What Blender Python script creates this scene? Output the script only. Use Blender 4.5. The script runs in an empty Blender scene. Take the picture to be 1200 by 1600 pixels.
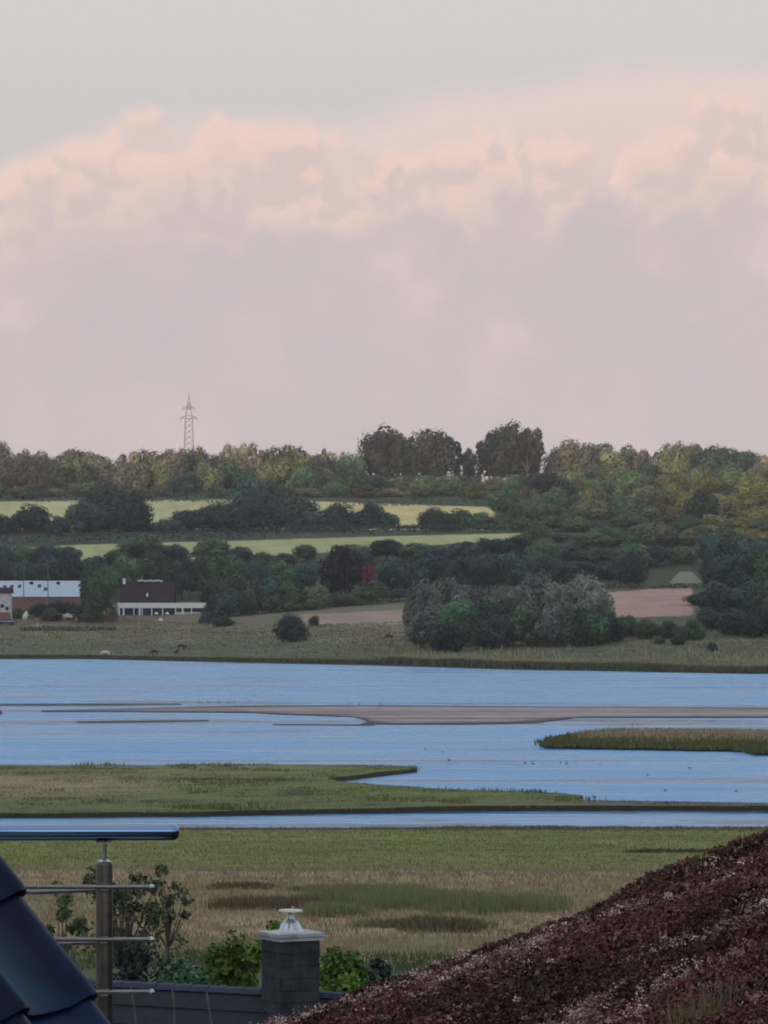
import bpy, bmesh, math, random
import numpy as np
from mathutils import Vector, Matrix
from mathutils.geometry import delaunay_2d_cdt

C = bpy.context.scene.collection
sc = bpy.context.scene
R = math.radians
F = 6000.0            # focal length in photograph pixels (photograph is 1200 wide)
EYE = 15.0            # eye height above the water, m
HY = 930.0            # row of the true horizon in the photograph

# ------------------------------------------------------------------ camera
cam = bpy.data.cameras.new('camera')
camo = bpy.data.objects.new('camera', cam)
C.objects.link(camo)
camo.location = (0, 0, EYE)
camo.rotation_euler = (R(90), 0, 0)
cam.sensor_fit = 'HORIZONTAL'
cam.sensor_width = 36.0
cam.lens = 36.0 * F / 1200.0
cam.shift_y = 130.0 / 1200.0
cam.clip_start = 0.5
cam.clip_end = 20000
sc.camera = camo

# ------------------------------------------------------------------ exposure
sc.view_settings.view_transform = 'Standard'
sc.view_settings.look = 'None'
sc.view_settings.gamma = 1.0
EXPO = 3.0
sc.view_settings.exposure = EXPO
sc.render.engine = 'CYCLES'
sc.cycles.max_bounces = 6
sc.cycles.diffuse_bounces = 2
sc.cycles.glossy_bounces = 3
sc.cycles.transparent_max_bounces = 8
sc.cycles.volume_bounces = 0
sc.cycles.use_denoising = True
sc.cycles.filter_width = 1.9

SUN_EL = 2.2
SUN_ROT = 192.0       # behind the camera

# ------------------------------------------------------------------ node helpers
def nd(nt, typ, **kw):
    n = nt.nodes.new(typ)
    for k, v in kw.items():
        if k.startswith('i_'):
            n.inputs[int(k[2:])].default_value = v
        else:
            setattr(n, k, v)
    return n

def mth(nt, op, a, b=None, c=None, clamp=False):
    n = nt.nodes.new('ShaderNodeMath'); n.operation = op; n.use_clamp = clamp
    for i, v in enumerate((a, b, c)):
        if v is None: continue
        if isinstance(v, (int, float)): n.inputs[i].default_value = v
        else: nt.links.new(v, n.inputs[i])
    return n.outputs[0]

def mixc(nt, f, a, b, mode='MIX'):
    n = nt.nodes.new('ShaderNodeMix'); n.data_type = 'RGBA'; n.blend_type = mode
    for s, v in ((n.inputs[0], f), (n.inputs[6], a), (n.inputs[7], b)):
        if isinstance(v, (int, float)): s.default_value = v
        elif isinstance(v, tuple): s.default_value = (v[0], v[1], v[2], 1)
        else: nt.links.new(v, s)
    return n.outputs[2]

def sstep(nt, x, lo, hi):
    n = nt.nodes.new('ShaderNodeMapRange'); n.interpolation_type = 'SMOOTHSTEP'
    nt.links.new(x, n.inputs[0])
    n.inputs[1].default_value = lo; n.inputs[2].default_value = hi
    return n.outputs[0]

def noise(nt, vec, scale, detail=4, rough=.55, dist=0.0, color=False):
    n = nt.nodes.new('ShaderNodeTexNoise')
    n.inputs['Scale'].default_value = scale; n.inputs['Detail'].default_value = detail
    n.inputs['Roughness'].default_value = rough; n.inputs['Distortion'].default_value = dist
    if vec is not None: nt.links.new(vec, n.inputs['Vector'])
    return n.outputs[1] if color else n.outputs[0]

# ------------------------------------------------------------------ world: dusk sky with a bank of pink cumulus
CLOUD = 1.0
def make_world():
    w = bpy.data.worlds.new('World'); sc.world = w; w.use_nodes = True
    nt = w.node_tree; L = nt.links
    bg = nt.nodes['Background']
    bg.inputs[1].default_value = 0.15
    sky = nd(nt, 'ShaderNodeTexSky', sky_type='NISHITA', sun_disc=False)
    sky.sun_elevation = R(SUN_EL); sky.sun_rotation = R(SUN_ROT)
    sky.ozone_density = 2.2; sky.air_density = 1.3; sky.dust_density = 1.0
    tc = nd(nt, 'ShaderNodeTexCoord')
    sp = nd(nt, 'ShaderNodeSeparateXYZ'); L.new(tc.outputs['Generated'], sp.inputs[0])
    x, y, z = sp.outputs
    az = mth(nt, 'ARCTAN2', x, y)
    hor = mth(nt, 'SQRT', mth(nt, 'ADD', mth(nt, 'MULTIPLY', x, x), mth(nt, 'MULTIPLY', y, y)))
    v = mth(nt, 'DIVIDE', z, mth(nt, 'MAXIMUM', hor, 0.001))
    cb = nd(nt, 'ShaderNodeCombineXYZ')
    L.new(az, cb.inputs[0]); L.new(v, cb.inputs[1])
    q = cb.outputs[0]
    def cloudlet(vec):
        w = nd(nt, 'ShaderNodeVectorMath', operation='SCALE'); L.new(noise(nt, vec, 55, 5, .6, color=True), w.inputs[0]); w.inputs[3].default_value = .022
        a = nd(nt, 'ShaderNodeVectorMath', operation='ADD'); L.new(vec, a.inputs[0]); L.new(w.outputs[0], a.inputs[1])
        vo = nd(nt, 'ShaderNodeTexVoronoi', feature='SMOOTH_F1'); vo.inputs['Scale'].default_value = 62; vo.inputs['Smoothness'].default_value = .3
        v2 = nd(nt, 'ShaderNodeTexVoronoi', feature='SMOOTH_F1'); v2.inputs['Scale'].default_value = 150; v2.inputs['Smoothness'].default_value = .3
        L.new(a.outputs[0], vo.inputs['Vector']); L.new(a.outputs[0], v2.inputs['Vector'])
        t = mth(nt, 'MULTIPLY_ADD', v2.outputs['Distance'], -.40, mth(nt, 'SUBTRACT', .62, vo.outputs['Distance']))
        return mth(nt, 'MULTIPLY_ADD', noise(nt, vec, 190, 4, .6), .25, mth(nt, 'SUBTRACT', t, .125))
    n1 = mth(nt, 'SUBTRACT', noise(nt, q, 45, 6, .6), .5)
    n2 = mth(nt, 'SUBTRACT', noise(nt, q, 120, 5, .62), .5)
    n3 = mth(nt, 'SUBTRACT', noise(nt, q, 18, 3, .5), .5)
    lump = cloudlet(q)
    qo = nd(nt, 'ShaderNodeVectorMath', operation='ADD'); L.new(q, qo.inputs[0]); qo.inputs[1].default_value = (-.0035, .0045, 0)
    relief = mth(nt, 'SUBTRACT', lump, cloudlet(qo.outputs[0]))       # lit from the upper left
    def curve(pts):                       # cloud top elevation against azimuth
        c = nd(nt, 'ShaderNodeFloatCurve')
        m = nd(nt, 'ShaderNodeMapRange'); L.new(az, m.inputs[0])
        m.inputs[1].default_value = -.16; m.inputs[2].default_value = .16
        L.new(m.outputs[0], c.inputs['Value'])
        cc = c.mapping.curves[0]
        P = [((px - 600) / F, (HY - py) / F) for px, py in pts]
        P = [(-.16, P[0][1])] + P + [(.16, P[-1][1])]
        for i, (a, b) in enumerate(P):
            t = ((a + .16) / .32, b / .2)
            if i == 0 or i == len(P) - 1:
                p = cc.points[0 if i == 0 else -1]; p.location = t
            else:
                p = cc.points.new(*t)
        c.mapping.update()
        return mth(nt, 'MULTIPLY', c.outputs[0], .2)
    def depth(top, a, b, c, l=0.0):            # distance below a ragged cloud top
        d = mth(nt, 'SUBTRACT', top, v)
        d = mth(nt, 'MULTIPLY_ADD', n1, a, d)
        d = mth(nt, 'MULTIPLY_ADD', n2, b, d)
        d = mth(nt, 'MULTIPLY_ADD', n3, c, d)
        if l: d = mth(nt, 'MULTIPLY_ADD', lump, l, d)
        return d
    # linear colours as photographed (the exposure and strength are divided out below)
    k = 1.0 / (0.15 * 2 ** EXPO)
    def col(r, g, b):
        f = lambda s: ((s / 255 + .055) / 1.055) ** 2.4 * k * CLOUD
        return (f(r), f(g), f(b))
    veil = mixc(nt, sstep(nt, v, .10, .16), col(207, 201, 201), col(211, 208, 207))
    base = mixc(nt, sstep(nt, v, .17, .42), veil, sky.outputs[0])
    # broken high cloud overhead, out of view, added to give brighter, more neutral light
    q3 = nd(nt, 'ShaderNodeMapping'); L.new(tc.outputs['Generated'], q3.inputs[0]); q3.inputs['Scale'].default_value = (1, 1, 1.6)
    oh = mth(nt, 'MULTIPLY', sstep(nt, noise(nt, q3.outputs[0], 2.2, 6, .55), .36, .56), sstep(nt, v, .55, 1.1))
    base = mixc(nt, oh, base, col(250, 240, 234))
    # far high bank on the right, soft
    dA = depth(curve([(-200, 330), (0, 262), (120, 215), (300, 185), (520, 185), (660, 152), (800, 128), (950, 110), (1100, 104), (1250, 100)]), .010, .003, .006)
    cA = mixc(nt, sstep(nt, dA, .0, .030), col(229, 210, 204), col(223, 204, 199))
    m = mixc(nt, sstep(nt, dA, -.005, .008), base, cA)
    # bright cumulus heads
    dB = depth(curve([(-200, 290), (0, 268), (60, 225), (110, 192), (170, 178), (215, 178), (250, 186), (300, 170), (350, 158), (395, 186), (430, 206), (470, 184), (505, 212), (560, 228), (610, 206), (680, 190), (760, 184), (810, 205), (860, 222), (930, 240), (985, 205), (1060, 180), (1140, 168), (1250, 160)]), .006, .008, .004, .020)
    hi = mixc(nt, sstep(nt, dB, .002, .030), col(240, 211, 200), col(219, 200, 195))
    shade = sstep(nt, relief, .13, -.22)
    hi = mixc(nt, mth(nt, 'MULTIPLY', shade, .7), hi, col(209, 194, 191))
    m = mixc(nt, sstep(nt, dB, -.003, .008), m, hi)
    # second row of heads in front
    dD = depth(curve([(-200, 330), (0, 300), (100, 270), (190, 250), (280, 262), (380, 250), (460, 262), (520, 262), (580, 246), (640, 262), (720, 255), (800, 248), (860, 262), (920, 300), (1000, 285), (1090, 262), (1250, 250)]), .007, .008, .003, .021)
    h2 = mixc(nt, sstep(nt, dD, .002, .022), col(232, 207, 197), col(211, 197, 195))
    h2 = mixc(nt, mth(nt, 'MULTIPLY', shade, .7), h2, col(205, 192, 193))
    m = mixc(nt, mth(nt, 'MULTIPLY', sstep(nt, dD, -.003, .009), .7), m, h2)
    # mauve shaded body of the bank
    dC = depth(curve([(-200, 450), (0, 428), (130, 398), (250, 392), (350, 358), (430, 338), (500, 300), (560, 306), (620, 300), (700, 318), (800, 326), (860, 330), (905, 285), (935, 262), (970, 312), (1040, 346), (1120, 332), (1250, 345)]), .010, .008, .004, .018)
    body = mixc(nt, sstep(nt, n3, -.12, .16), col(202, 191, 194), col(211, 196, 196))
    body = mixc(nt, mth(nt, 'MULTIPLY', shade, .22), body, col(197, 186, 190))
    body = mixc(nt, sstep(nt, mth(nt, 'ADD', n3, mth(nt, 'MULTIPLY', n1, .6)), .0, .2), body, col(221, 203, 200))
    m = mixc(nt, mth(nt, 'MULTIPLY', sstep(nt, dC, -.002, .010), .9), m, body)
    # thin pale air towards the horizon
    low = mixc(nt, sstep(nt, v, .075, .035), m, col(205, 194, 197))
    low = mixc(nt, sstep(nt, v, .0, -.02), low, col(120, 115, 110))
    low_m = mixc(nt, .45, m, low)
    L.new(low_m, bg.inputs[0])
make_world()

# ------------------------------------------------------------------ sun: very low, behind the camera
sun = bpy.data.lights.new('sun', 'SUN')
suno = bpy.data.objects.new('sun', sun); C.objects.link(suno)
sun.energy = 0.6; sun.angle = R(2.0); sun.color = (1.0, .75, .48)
sd = Vector((math.sin(R(SUN_ROT)), math.cos(R(SUN_ROT)), math.tan(R(SUN_EL))))
suno.rotation_euler = sd.to_track_quat('Z', 'Y').to_euler()
suno.location = (0, -50, 60)

# ------------------------------------------------------------------ mesh / object helpers
rng = np.random.default_rng(7)
random.seed(7)

def mesh_np(name, V, Fq, mat=None, col=None, smooth=False, tint=None):
    """mesh from numpy verts (n,3) and faces (m,3|4)."""
    V = np.asarray(V, dtype=np.float32); Fq = np.asarray(Fq, dtype=np.int32)
    me = bpy.data.meshes.new(name)
    n, k = Fq.shape
    me.vertices.add(len(V)); me.vertices.foreach_set('co', V.ravel())
    me.loops.add(n * k); me.loops.foreach_set('vertex_index', Fq.ravel())
    me.polygons.add(n)
    me.polygons.foreach_set('loop_start', np.arange(0, n * k, k, dtype=np.int32))
    me.polygons.foreach_set('loop_total', np.full(n, k, dtype=np.int32))
    if smooth: me.polygons.foreach_set('use_smooth', np.ones(n, dtype=bool))
    if col is not None:
        a = me.color_attributes.new('col', 'FLOAT_COLOR', 'POINT')
        cc = np.ones((len(V), 4), dtype=np.float32); cc[:, :3] = col
        a.data.foreach_set('color', cc.ravel())
    if tint is not None:
        a = me.attributes.new('tint', 'FLOAT', 'POINT'); a.data.foreach_set('value', np.asarray(tint, dtype=np.float32))
    me.update(); me.validate()
    if mat: me.materials.append(mat)
    return me

def link(name, me, parent=None, loc=None, rotz=0, scale=None):
    o = bpy.data.objects.new(name, me); C.objects.link(o)
    if parent is not None: o.parent = parent
    if loc is not None: o.location = loc
    if rotz: o.rotation_euler = (0, 0, rotz)
    if scale is not None: o.scale = scale
    return o

def tag(o, label=None, cat=None, group=None, kind=None):
    if label: o['label'] = label
    if cat: o['category'] = cat
    if group: o['group'] = group
    if kind: o['kind'] = kind
    return o

def thing(name, label, cat, loc=(0, 0, 0), rotz=0, group=None):
    return tag(link(name, None, None, loc, rotz), label, cat, group)

class MB:
    """collects simple shapes into one mesh"""
    def __init__(s): s.v = []; s.f = []
    def add(s, V, Fc):
        b = len(s.v); s.v += [tuple(p) for p in V]; s.f += [tuple(b + i for i in f) for f in Fc]; return s
    def box(s, c, d, rz=0):
        M = Matrix.Rotation(rz, 3, 'Z'); c = Vector(c); h = Vector(d) / 2
        V = [c + M @ Vector((sx * h.x, sy * h.y, sz * h.z)) for sz in (-1, 1) for sy in (-1, 1) for sx in (-1, 1)]
        return s.add(V, [(0, 2, 3, 1), (4, 5, 7, 6), (0, 1, 5, 4), (1, 3, 7, 5), (3, 2, 6, 7), (2, 0, 4, 6)])
    def tube(s, pts, rad, n=10, cap=True):
        pts = [Vector(p) for p in pts]
        if not isinstance(rad, (list, tuple)): rad = [rad] * len(pts)
        V = []; Fc = []
        ref = None
        for i, p in enumerate(pts):
            d = (pts[min(i + 1, len(pts) - 1)] - pts[max(i - 1, 0)]).normalized()
            if ref is None or abs(ref.dot(d)) > .95: ref = Vector((0, 0, 1)) if abs(d.z) < .9 else Vector((1, 0, 0))
            a = d.cross(ref).normalized(); b = d.cross(a)
            ref = -b if False else ref
            for k in range(n):
                t = 2 * math.pi * k / n
                V.append(p + (a * math.cos(t) + b * math.sin(t)) * rad[i])
        for i in range(len(pts) - 1):
            for k in range(n):
                k2 = (k + 1) % n
                Fc.append((i * n + k, i * n + k2, (i + 1) * n + k2, (i + 1) * n + k))
        if cap:
            Fc.append(tuple(range(n))[::-1]); Fc.append(tuple((len(pts) - 1) * n + k for k in range(n)))
        return s.add(V, Fc)
    def lathe(s, prof, c=(0, 0, 0), n=20):
        V = []; Fc = []
        for r, z in prof:
            for k in range(n):
                t = 2 * math.pi * k / n
                V.append((c[0] + r * math.cos(t), c[1] + r * math.sin(t), c[2] + z))
        for i in range(len(prof) - 1):
            for k in range(n):
                k2 = (k + 1) % n
                Fc.append((i * n + k, i * n + k2, (i + 1) * n + k2, (i + 1) * n + k))
        Fc.append(tuple(range(n))[::-1]); Fc.append(tuple((len(prof) - 1) * n + k for k in range(n)))
        return s.add(V, Fc)
    def mesh(s, name, mat=None, smooth=False):
        me = bpy.data.meshes.new(name); me.from_pydata(s.v, [], s.f)
        bm = bmesh.new(); bm.from_mesh(me); bmesh.ops.recalc_face_normals(bm, faces=bm.faces); bm.to_mesh(me); bm.free()
        if smooth:
            for p in me.polygons: p.use_smooth = True
            try: me.set_sharp_from_angle(angle=R(40))
            except Exception: pass
        if mat: me.materials.append(mat)
        return me
    def obj(s, name, mat=None, parent=None, smooth=False):
        return link(name, s.mesh(name, mat, smooth), parent)

def P(px, py, Y):                         # a point of the place seen at a photograph pixel, Y metres away
    return Vector(((px - 600) / F * Y, Y, EYE + (HY - py) / F * Y))
def G(px, py, z=0.0):                     # the same, on a level at height z
    Y = (EYE - z) * F / (py - HY)
    return Vector(((px - 600) / F * Y, Y, z))

# ------------------------------------------------------------------ materials
def mat(name, base, rough=.7, metal=0.0, spec=.4, var=.15, vscale=3.0, bump=0.0, bscale=30.0, coat=0.0, dark=None):
    m = bpy.data.materials.new(name); m.use_nodes = True
    nt = m.node_tree; b = nt.nodes['Principled BSDF']
    b.inputs['Roughness'].default_value = rough; b.inputs['Metallic'].default_value = metal
    b.inputs['Specular IOR Level'].default_value = spec
    b.inputs['Coat Weight'].default_value = coat; b.inputs['Coat Roughness'].default_value = .08
    tc = nd(nt, 'ShaderNodeTexCoord')
    n = noise(nt, tc.outputs['Object'], vscale, 5, .6)
    d = dark or tuple(c * (1 - 2 * var) for c in base)
    c2 = tuple(min(1, c * (1 + 2 * var)) for c in base)
    nt.links.new(mixc(nt, sstep(nt, n, .3, .7), d, c2), b.inputs['Base Color'])
    nt.links.new(mth(nt, 'MULTIPLY_ADD', n, .25, rough - .12, clamp=True), b.inputs['Roughness'])
    if bump:
        bp = nd(nt, 'ShaderNodeBump'); bp.inputs['Strength'].default_value = bump; bp.inputs['Distance'].default_value = .02
        nt.links.new(noise(nt, tc.outputs['Object'], bscale, 4), bp.inputs['Height'])
        nt.links.new(bp.outputs[0], b.inputs['Normal'])
    return m

def leaf_mat(name, base, hue=.02, val=.25, trans=.15):
    m = bpy.data.materials.new(name); m.use_nodes = True
    nt = m.node_tree; b = nt.nodes['Principled BSDF']
    b.inputs['Roughness'].default_value = .65; b.inputs['Specular IOR Level'].default_value = .25
    at = nd(nt, 'ShaderNodeAttribute', attribute_name='tint')
    oi = nd(nt, 'ShaderNodeObjectInfo')
    f = mth(nt, 'MULTIPLY_ADD', at.outputs['Fac'], 1.3, .4)
    f = mth(nt, 'MULTIPLY', f, mth(nt, 'MULTIPLY_ADD', oi.outputs['Random'], 2 * val, 1 - val))
    h = nd(nt, 'ShaderNodeHueSaturation'); h.inputs['Color'].default_value = (*base, 1)
    r2 = mth(nt, 'FRACT', mth(nt, 'MULTIPLY', oi.outputs['Random'], 7.31))
    nt.links.new(mth(nt, 'MULTIPLY_ADD', r2, 2 * hue, .5 - hue), h.inputs['Hue'])
    nt.links.new(f, h.inputs['Value'])
    nt.links.new(h.outputs[0], b.inputs['Base Color'])
    if trans:
        t = nd(nt, 'ShaderNodeBsdfTranslucent'); nt.links.new(h.outputs[0], t.inputs[0])
        mx = nd(nt, 'ShaderNodeMixShader'); mx.inputs[0].default_value = trans
        nt.links.new(b.outputs[0], mx.inputs[1]); nt.links.new(t.outputs[0], mx.inputs[2])
        nt.links.new(mx.outputs[0], nt.nodes['Material Output'].inputs[0])
    return m

def blade_mat(name):                      # colour of each tuft comes with the mesh
    m = bpy.data.materials.new(name); m.use_nodes = True
    nt = m.node_tree; b = nt.nodes['Principled BSDF']
    b.inputs['Roughness'].default_value = .75; b.inputs['Specular IOR Level'].default_value = .2
    at = nd(nt, 'ShaderNodeAttribute', attribute_name='col')
    nt.links.new(at.outputs['Color'], b.inputs['Base Color'])
    return m

def ground_mat(name, fine=1.2):
    m = bpy.data.materials.new(name); m.use_nodes = True
    nt = m.node_tree; b = nt.nodes['Principled BSDF']
    b.inputs['Roughness'].default_value = .9; b.inputs['Specular IOR Level'].default_value = .15
    at = nd(nt, 'ShaderNodeAttribute', attribute_name='col')
    tc = nd(nt, 'ShaderNodeTexCoord')
    mp = nd(nt, 'ShaderNodeMapping'); mp.inputs['Scale'].default_value = (1, .45, 1)
    nt.links.new(tc.outputs['Object'], mp.inputs[0])
    n = noise(nt, mp.outputs[0], fine, 7, .7)
    n2 = noise(nt, mp.outputs[0], .09, 5, .6)
    f = mth(nt, 'MULTIPLY', mth(nt, 'MULTIPLY_ADD', n, 1.1, .45), mth(nt, 'MULTIPLY_ADD', n2, .7, .65))
    cx = nd(nt, 'ShaderNodeCombineXYZ')
    for i in range(3): nt.links.new(f, cx.inputs[i])
    nt.links.new(mixc(nt, 1.0, at.outputs['Color'], cx.outputs[0], 'MULTIPLY'), b.inputs['Base Color'])
    bp = nd(nt, 'ShaderNodeBump'); bp.inputs['Strength'].default_value = .6; bp.inputs['Distance'].default_value = .3
    nt.links.new(n, bp.inputs['Height']); nt.links.new(bp.outputs[0], b.inputs['Normal'])
    return m

M_GROUND = ground_mat('ground_cover')
M_BLADE = blade_mat('grass_blades')

def value_noise(x, y, s, seed=0):
    """smooth lattice noise in numpy, 0..1"""
    x = np.asarray(x, float) / s; y = np.asarray(y, float) / s
    xi = np.floor(x).astype(np.int64); yi = np.floor(y).astype(np.int64)
    fx = x - xi; fy = y - yi
    fx = fx * fx * (3 - 2 * fx); fy = fy * fy * (3 - 2 * fy)
    def h(a, b):
        n = (a * 374761393 + b * 668265263 + seed * 1442695041) & 0x7fffffff
        n = ((n ^ (n >> 13)) * 1274126177) & 0x7fffffff
        return ((n ^ (n >> 16)) & 0xffff) / 65535.0
    return (h(xi, yi) * (1 - fx) + h(xi + 1, yi) * fx) * (1 - fy) + (h(xi, yi + 1) * (1 - fx) + h(xi + 1, yi + 1) * fx) * fy
def fbm(x, y, s, seed=0, o=4):
    t = 0; a = .5; n = 0
    for i in range(o):
        t = t + a * value_noise(x, y, s / 2 ** i, seed + i); n += a; a *= .55
    return t / n

# ------------------------------------------------------------------ terrain
PROF = np.array([(-3000, 60), (-1200, 100), (-900, 108), (-620, 112), (-450, 90), (-250, 36), (-120, 13), (-40, 7.5), (0, 7.0), (30, 5.6), (60, 4.0), (100, 2.3), (150, 1.0),  # negative distances: unseen ridge added to keep the low sun off the land
                 (200, .7), (235, .5), (244, .18), (249, -.3), (300, -1.2), (860, -1.2), (895, -.3), (901, .35), (930, 1.0), (975, 3.0), (1010, 4.7), (1040, 5.9), (1060, 8.0),
                 (1150, 16.5), (1250, 28.3), (1330, 36.2), (1400, 40.2), (1500, 51.2), (1600, 58.0), (1700, 61), (2000, 62), (3000, 60), (9000, 40)], float)
SHX = np.array([(-400, 0), (-64, 0), (-28, 51), (0, 82), (28, 124), (80, 168), (400, 175)], float)
def shore_shift(X): return np.interp(X, SHX[:, 0], SHX[:, 1])
def sm(t): t = np.clip(t, 0, 1); return t * t * (3 - 2 * t)
def Hs(X, Y):
    X = np.asarray(X, float); Y = np.asarray(Y, float)
    Ye = Y + shore_shift(X) * sm((1180 - Y) / 260) * sm((Y - 400) / 150)
    z = np.interp(Ye, PROF[:, 0], PROF[:, 1])
    # unseen ridge added behind the camera to block the sun: higher on the left, so that the low sun only clears it for the right of the far hill
    behind = sm((-60 - Y) / 300)
    z = z * (1 + behind * (.35 * sm((-330 - X) / 90)))
    far = sm((Ye - 1000) / 300)
    z = z + far * (fbm(X, Y, 260, 3) - .5) * 3.0
    # left of the lower field strip the ground lies a little lower
    z = z + far * sm((Y - 1180) / 60) * sm((1420 - Y) / 60) * (-.010 * (40 - X)) * .9
    z = z + sm((Y - 910) / 50) * (fbm(X, Y, 24, 5) - .5) * .5
    z = z + sm((235 - Y) / 30) * sm((Y - 100) / 30) * (fbm(X, Y, 9, 8) - .5) * .35
    return z
def H(X, Y): return float(Hs(X, Y))

def inpoly(px, py, poly):
    poly = np.asarray(poly, float); r = np.zeros(np.shape(px), bool)
    j = len(poly) - 1
    for i in range(len(poly)):
        xi, yi = poly[i]; xj, yj = poly[j]
        c = ((yi > py) != (yj > py)) & (px < (xj - xi) * (py - yi) / (yj - yi + 1e-9) + xi)
        r ^= c; j = i
    return r

def terrain():
    ys = [-3000, -2000, -1400]
    ys += list(np.linspace(-1200, -100, 45)) + list(np.linspace(-80, 90, 18))
    ys += list(np.linspace(95, 262, 300)) + list(np.linspace(275, 700, 18))
    ys += list(np.linspace(706, 1180, 300)) + list(np.linspace(1184, 1520, 190)) + list(np.linspace(1530, 2100, 40)) + [2400, 3000, 4500, 9000]
    ys = np.array(ys)
    a = np.concatenate([[-3, -1.6, -.9, -.5, -.3, -.2, -.15], np.linspace(-.125, .125, 260), [.15, .2, .3, .5, .9, 1.6, 3]])
    A, Yg = np.meshgrid(a, ys)
    X = A * (90 + np.abs(Yg))
    Z = Hs(X, Yg)
    safe = np.maximum(Yg, 50)
    px = 600 + F * X / safe; py = HY + F * (EYE - Z) / safe
    nA = fbm(X, Yg, 30, 11); nB = fbm(X, Yg, 6, 21); nC = fbm(X * .35, Yg, 8, 31)
    col = np.zeros(X.shape + (3,)); col[:] = (.045, .055, .025)            # under the trees
    def put(mask, c, k=1.0):
        c = np.array(c, float)
        w = (np.asarray(mask, float) * k)[..., None]
        col[:] = col * (1 - w) + c * w
    # near meadow
    near = (Yg < 262) & (Yg > -60)
    put(near, (.27, .205, .115))
    put(near, (.32, .235, .14), sm((nC - .45) * 5) * .8)
    put(near, (.20, .165, .075), sm((nA - .5) * 5) * .75)
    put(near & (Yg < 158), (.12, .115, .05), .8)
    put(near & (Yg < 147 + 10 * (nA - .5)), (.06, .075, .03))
    g = sm((Yg + (nA - .5) * 4 - 200.5) / 1.2)
    put(near, (.160, .176, .044), g)
    put(near, (.22, .19, .055), g * sm((nC - .5) * 4) * .6)
    put(near, (.165, .135, .055), g * sm((fbm(X * .3, Yg, 4, 131) - .48) * 6) * .45)
    put(near, (.115, .115, .035), g * sm((fbm(X * .2, Yg, 6, 137) - .5) * 6) * .6)
    put(near, (.10, .085, .05), np.exp(-((Yg + (nA - .5) * 3 - 200) / 1.1) ** 2) * .8)
    for yy, x0, x1, s in ((184, 300, 420, .8), (187, 420, 560, .7), (176, 330, 500, .9), (166, 640, 760, 1.3), (163, 300, 420, 1.0)):
        put(near, (.14, .10, .055), np.exp(-((Yg + (nA - .5) * 4 - yy) / s) ** 2) * sm((px - x0) / 40) * sm((x1 - px) / 40) * .9)
    put(near & (Yg > 240.8), (.21, .17, .13), .9)
    # lake and river bed
    put((Z < .05) & (Yg > 240) & (Yg < 960), (.07, .06, .05))
    # far pasture
    far = (Yg > 700) & (Z > .05) & (py > 940)
    put(far, (.155, .135, .075))
    put(far, (.12, .12, .052), sm((nA - .42) * 4) * .9)
    put(far, (.16, .13, .09), sm((fbm(X * .25, Yg, 14, 77) - .5) * 6) * .7)
    put(far & (py > 1006), (.085, .098, .05), .75)
    put(far & (py < 985) & (px < 420), (.15, .125, .085), .6)
    put(far & (Z < .5), (.03, .03, .02), .8)
    put(far & (px > 960) & (py < 998), (.075, .085, .045), .85)
    # bare earth
    e = inpoly(px + (nB - .5) * 8, py + (nB - .5) * 3, [(470, 960), (560, 957), (650, 951), (650, 975), (560, 976), (480, 975)])
    put(e, (.29, .205, .15))
    e = inpoly(px, py + (nB - .5) * 3, [(930, 926), (1080, 917), (1080, 962), (930, 966)])
    put(e, (.36, .225, .175)); put(e, (.30, .20, .14), sm((nB - .5) * 4) * .6)
    put((px > 930) & (px < 1090) & (np.abs(py - (922 - (px - 930) * .06)) < 3), (.10, .07, .05))
    # pale fields on the hill
    u = inpoly(px, py, [(-300, 786), (200, 782), (420, 781), (760, 792), (775, 800), (760, 828), (-300, 828)])
    put(u, (.44, .40, .19)); put(u & (px > 500), (.52, .43, .19))
    put(u & (px < 500), (.38, .36, .17), sm((nC - .5) * 5) * .5)
    lo = inpoly(px, py, [(-100, 862), (130, 851), (400, 844), (600, 838), (810, 833), (840, 836), (810, 842), (620, 856), (400, 870), (-100, 885)])
    put(lo, (.36, .35, .16)); put(lo, (.30, .31, .14), sm((nC - .5) * 5) * .5)
    rows_ = 1 - .13 * np.exp(-((np.mod(X + .12 * Yg, 13.0) - 6.5) / .9) ** 2)
    fld = (u | lo)[..., None]; col[:] = np.where(fld, col * rows_[..., None] * (.9 + .2 * fbm(X * .5, Yg, 18, 141))[..., None], col)
    r, c = X.shape
    idx = np.arange(r * c).reshape(r, c)
    Fq = np.stack([idx[:-1, :-1], idx[:-1, 1:], idx[1:, 1:], idx[1:, :-1]], -1).reshape(-1, 4)
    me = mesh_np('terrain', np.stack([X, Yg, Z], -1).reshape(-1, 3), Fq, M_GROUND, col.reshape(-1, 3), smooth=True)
    tag(link('terrain', me), kind='structure')
terrain()

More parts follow.
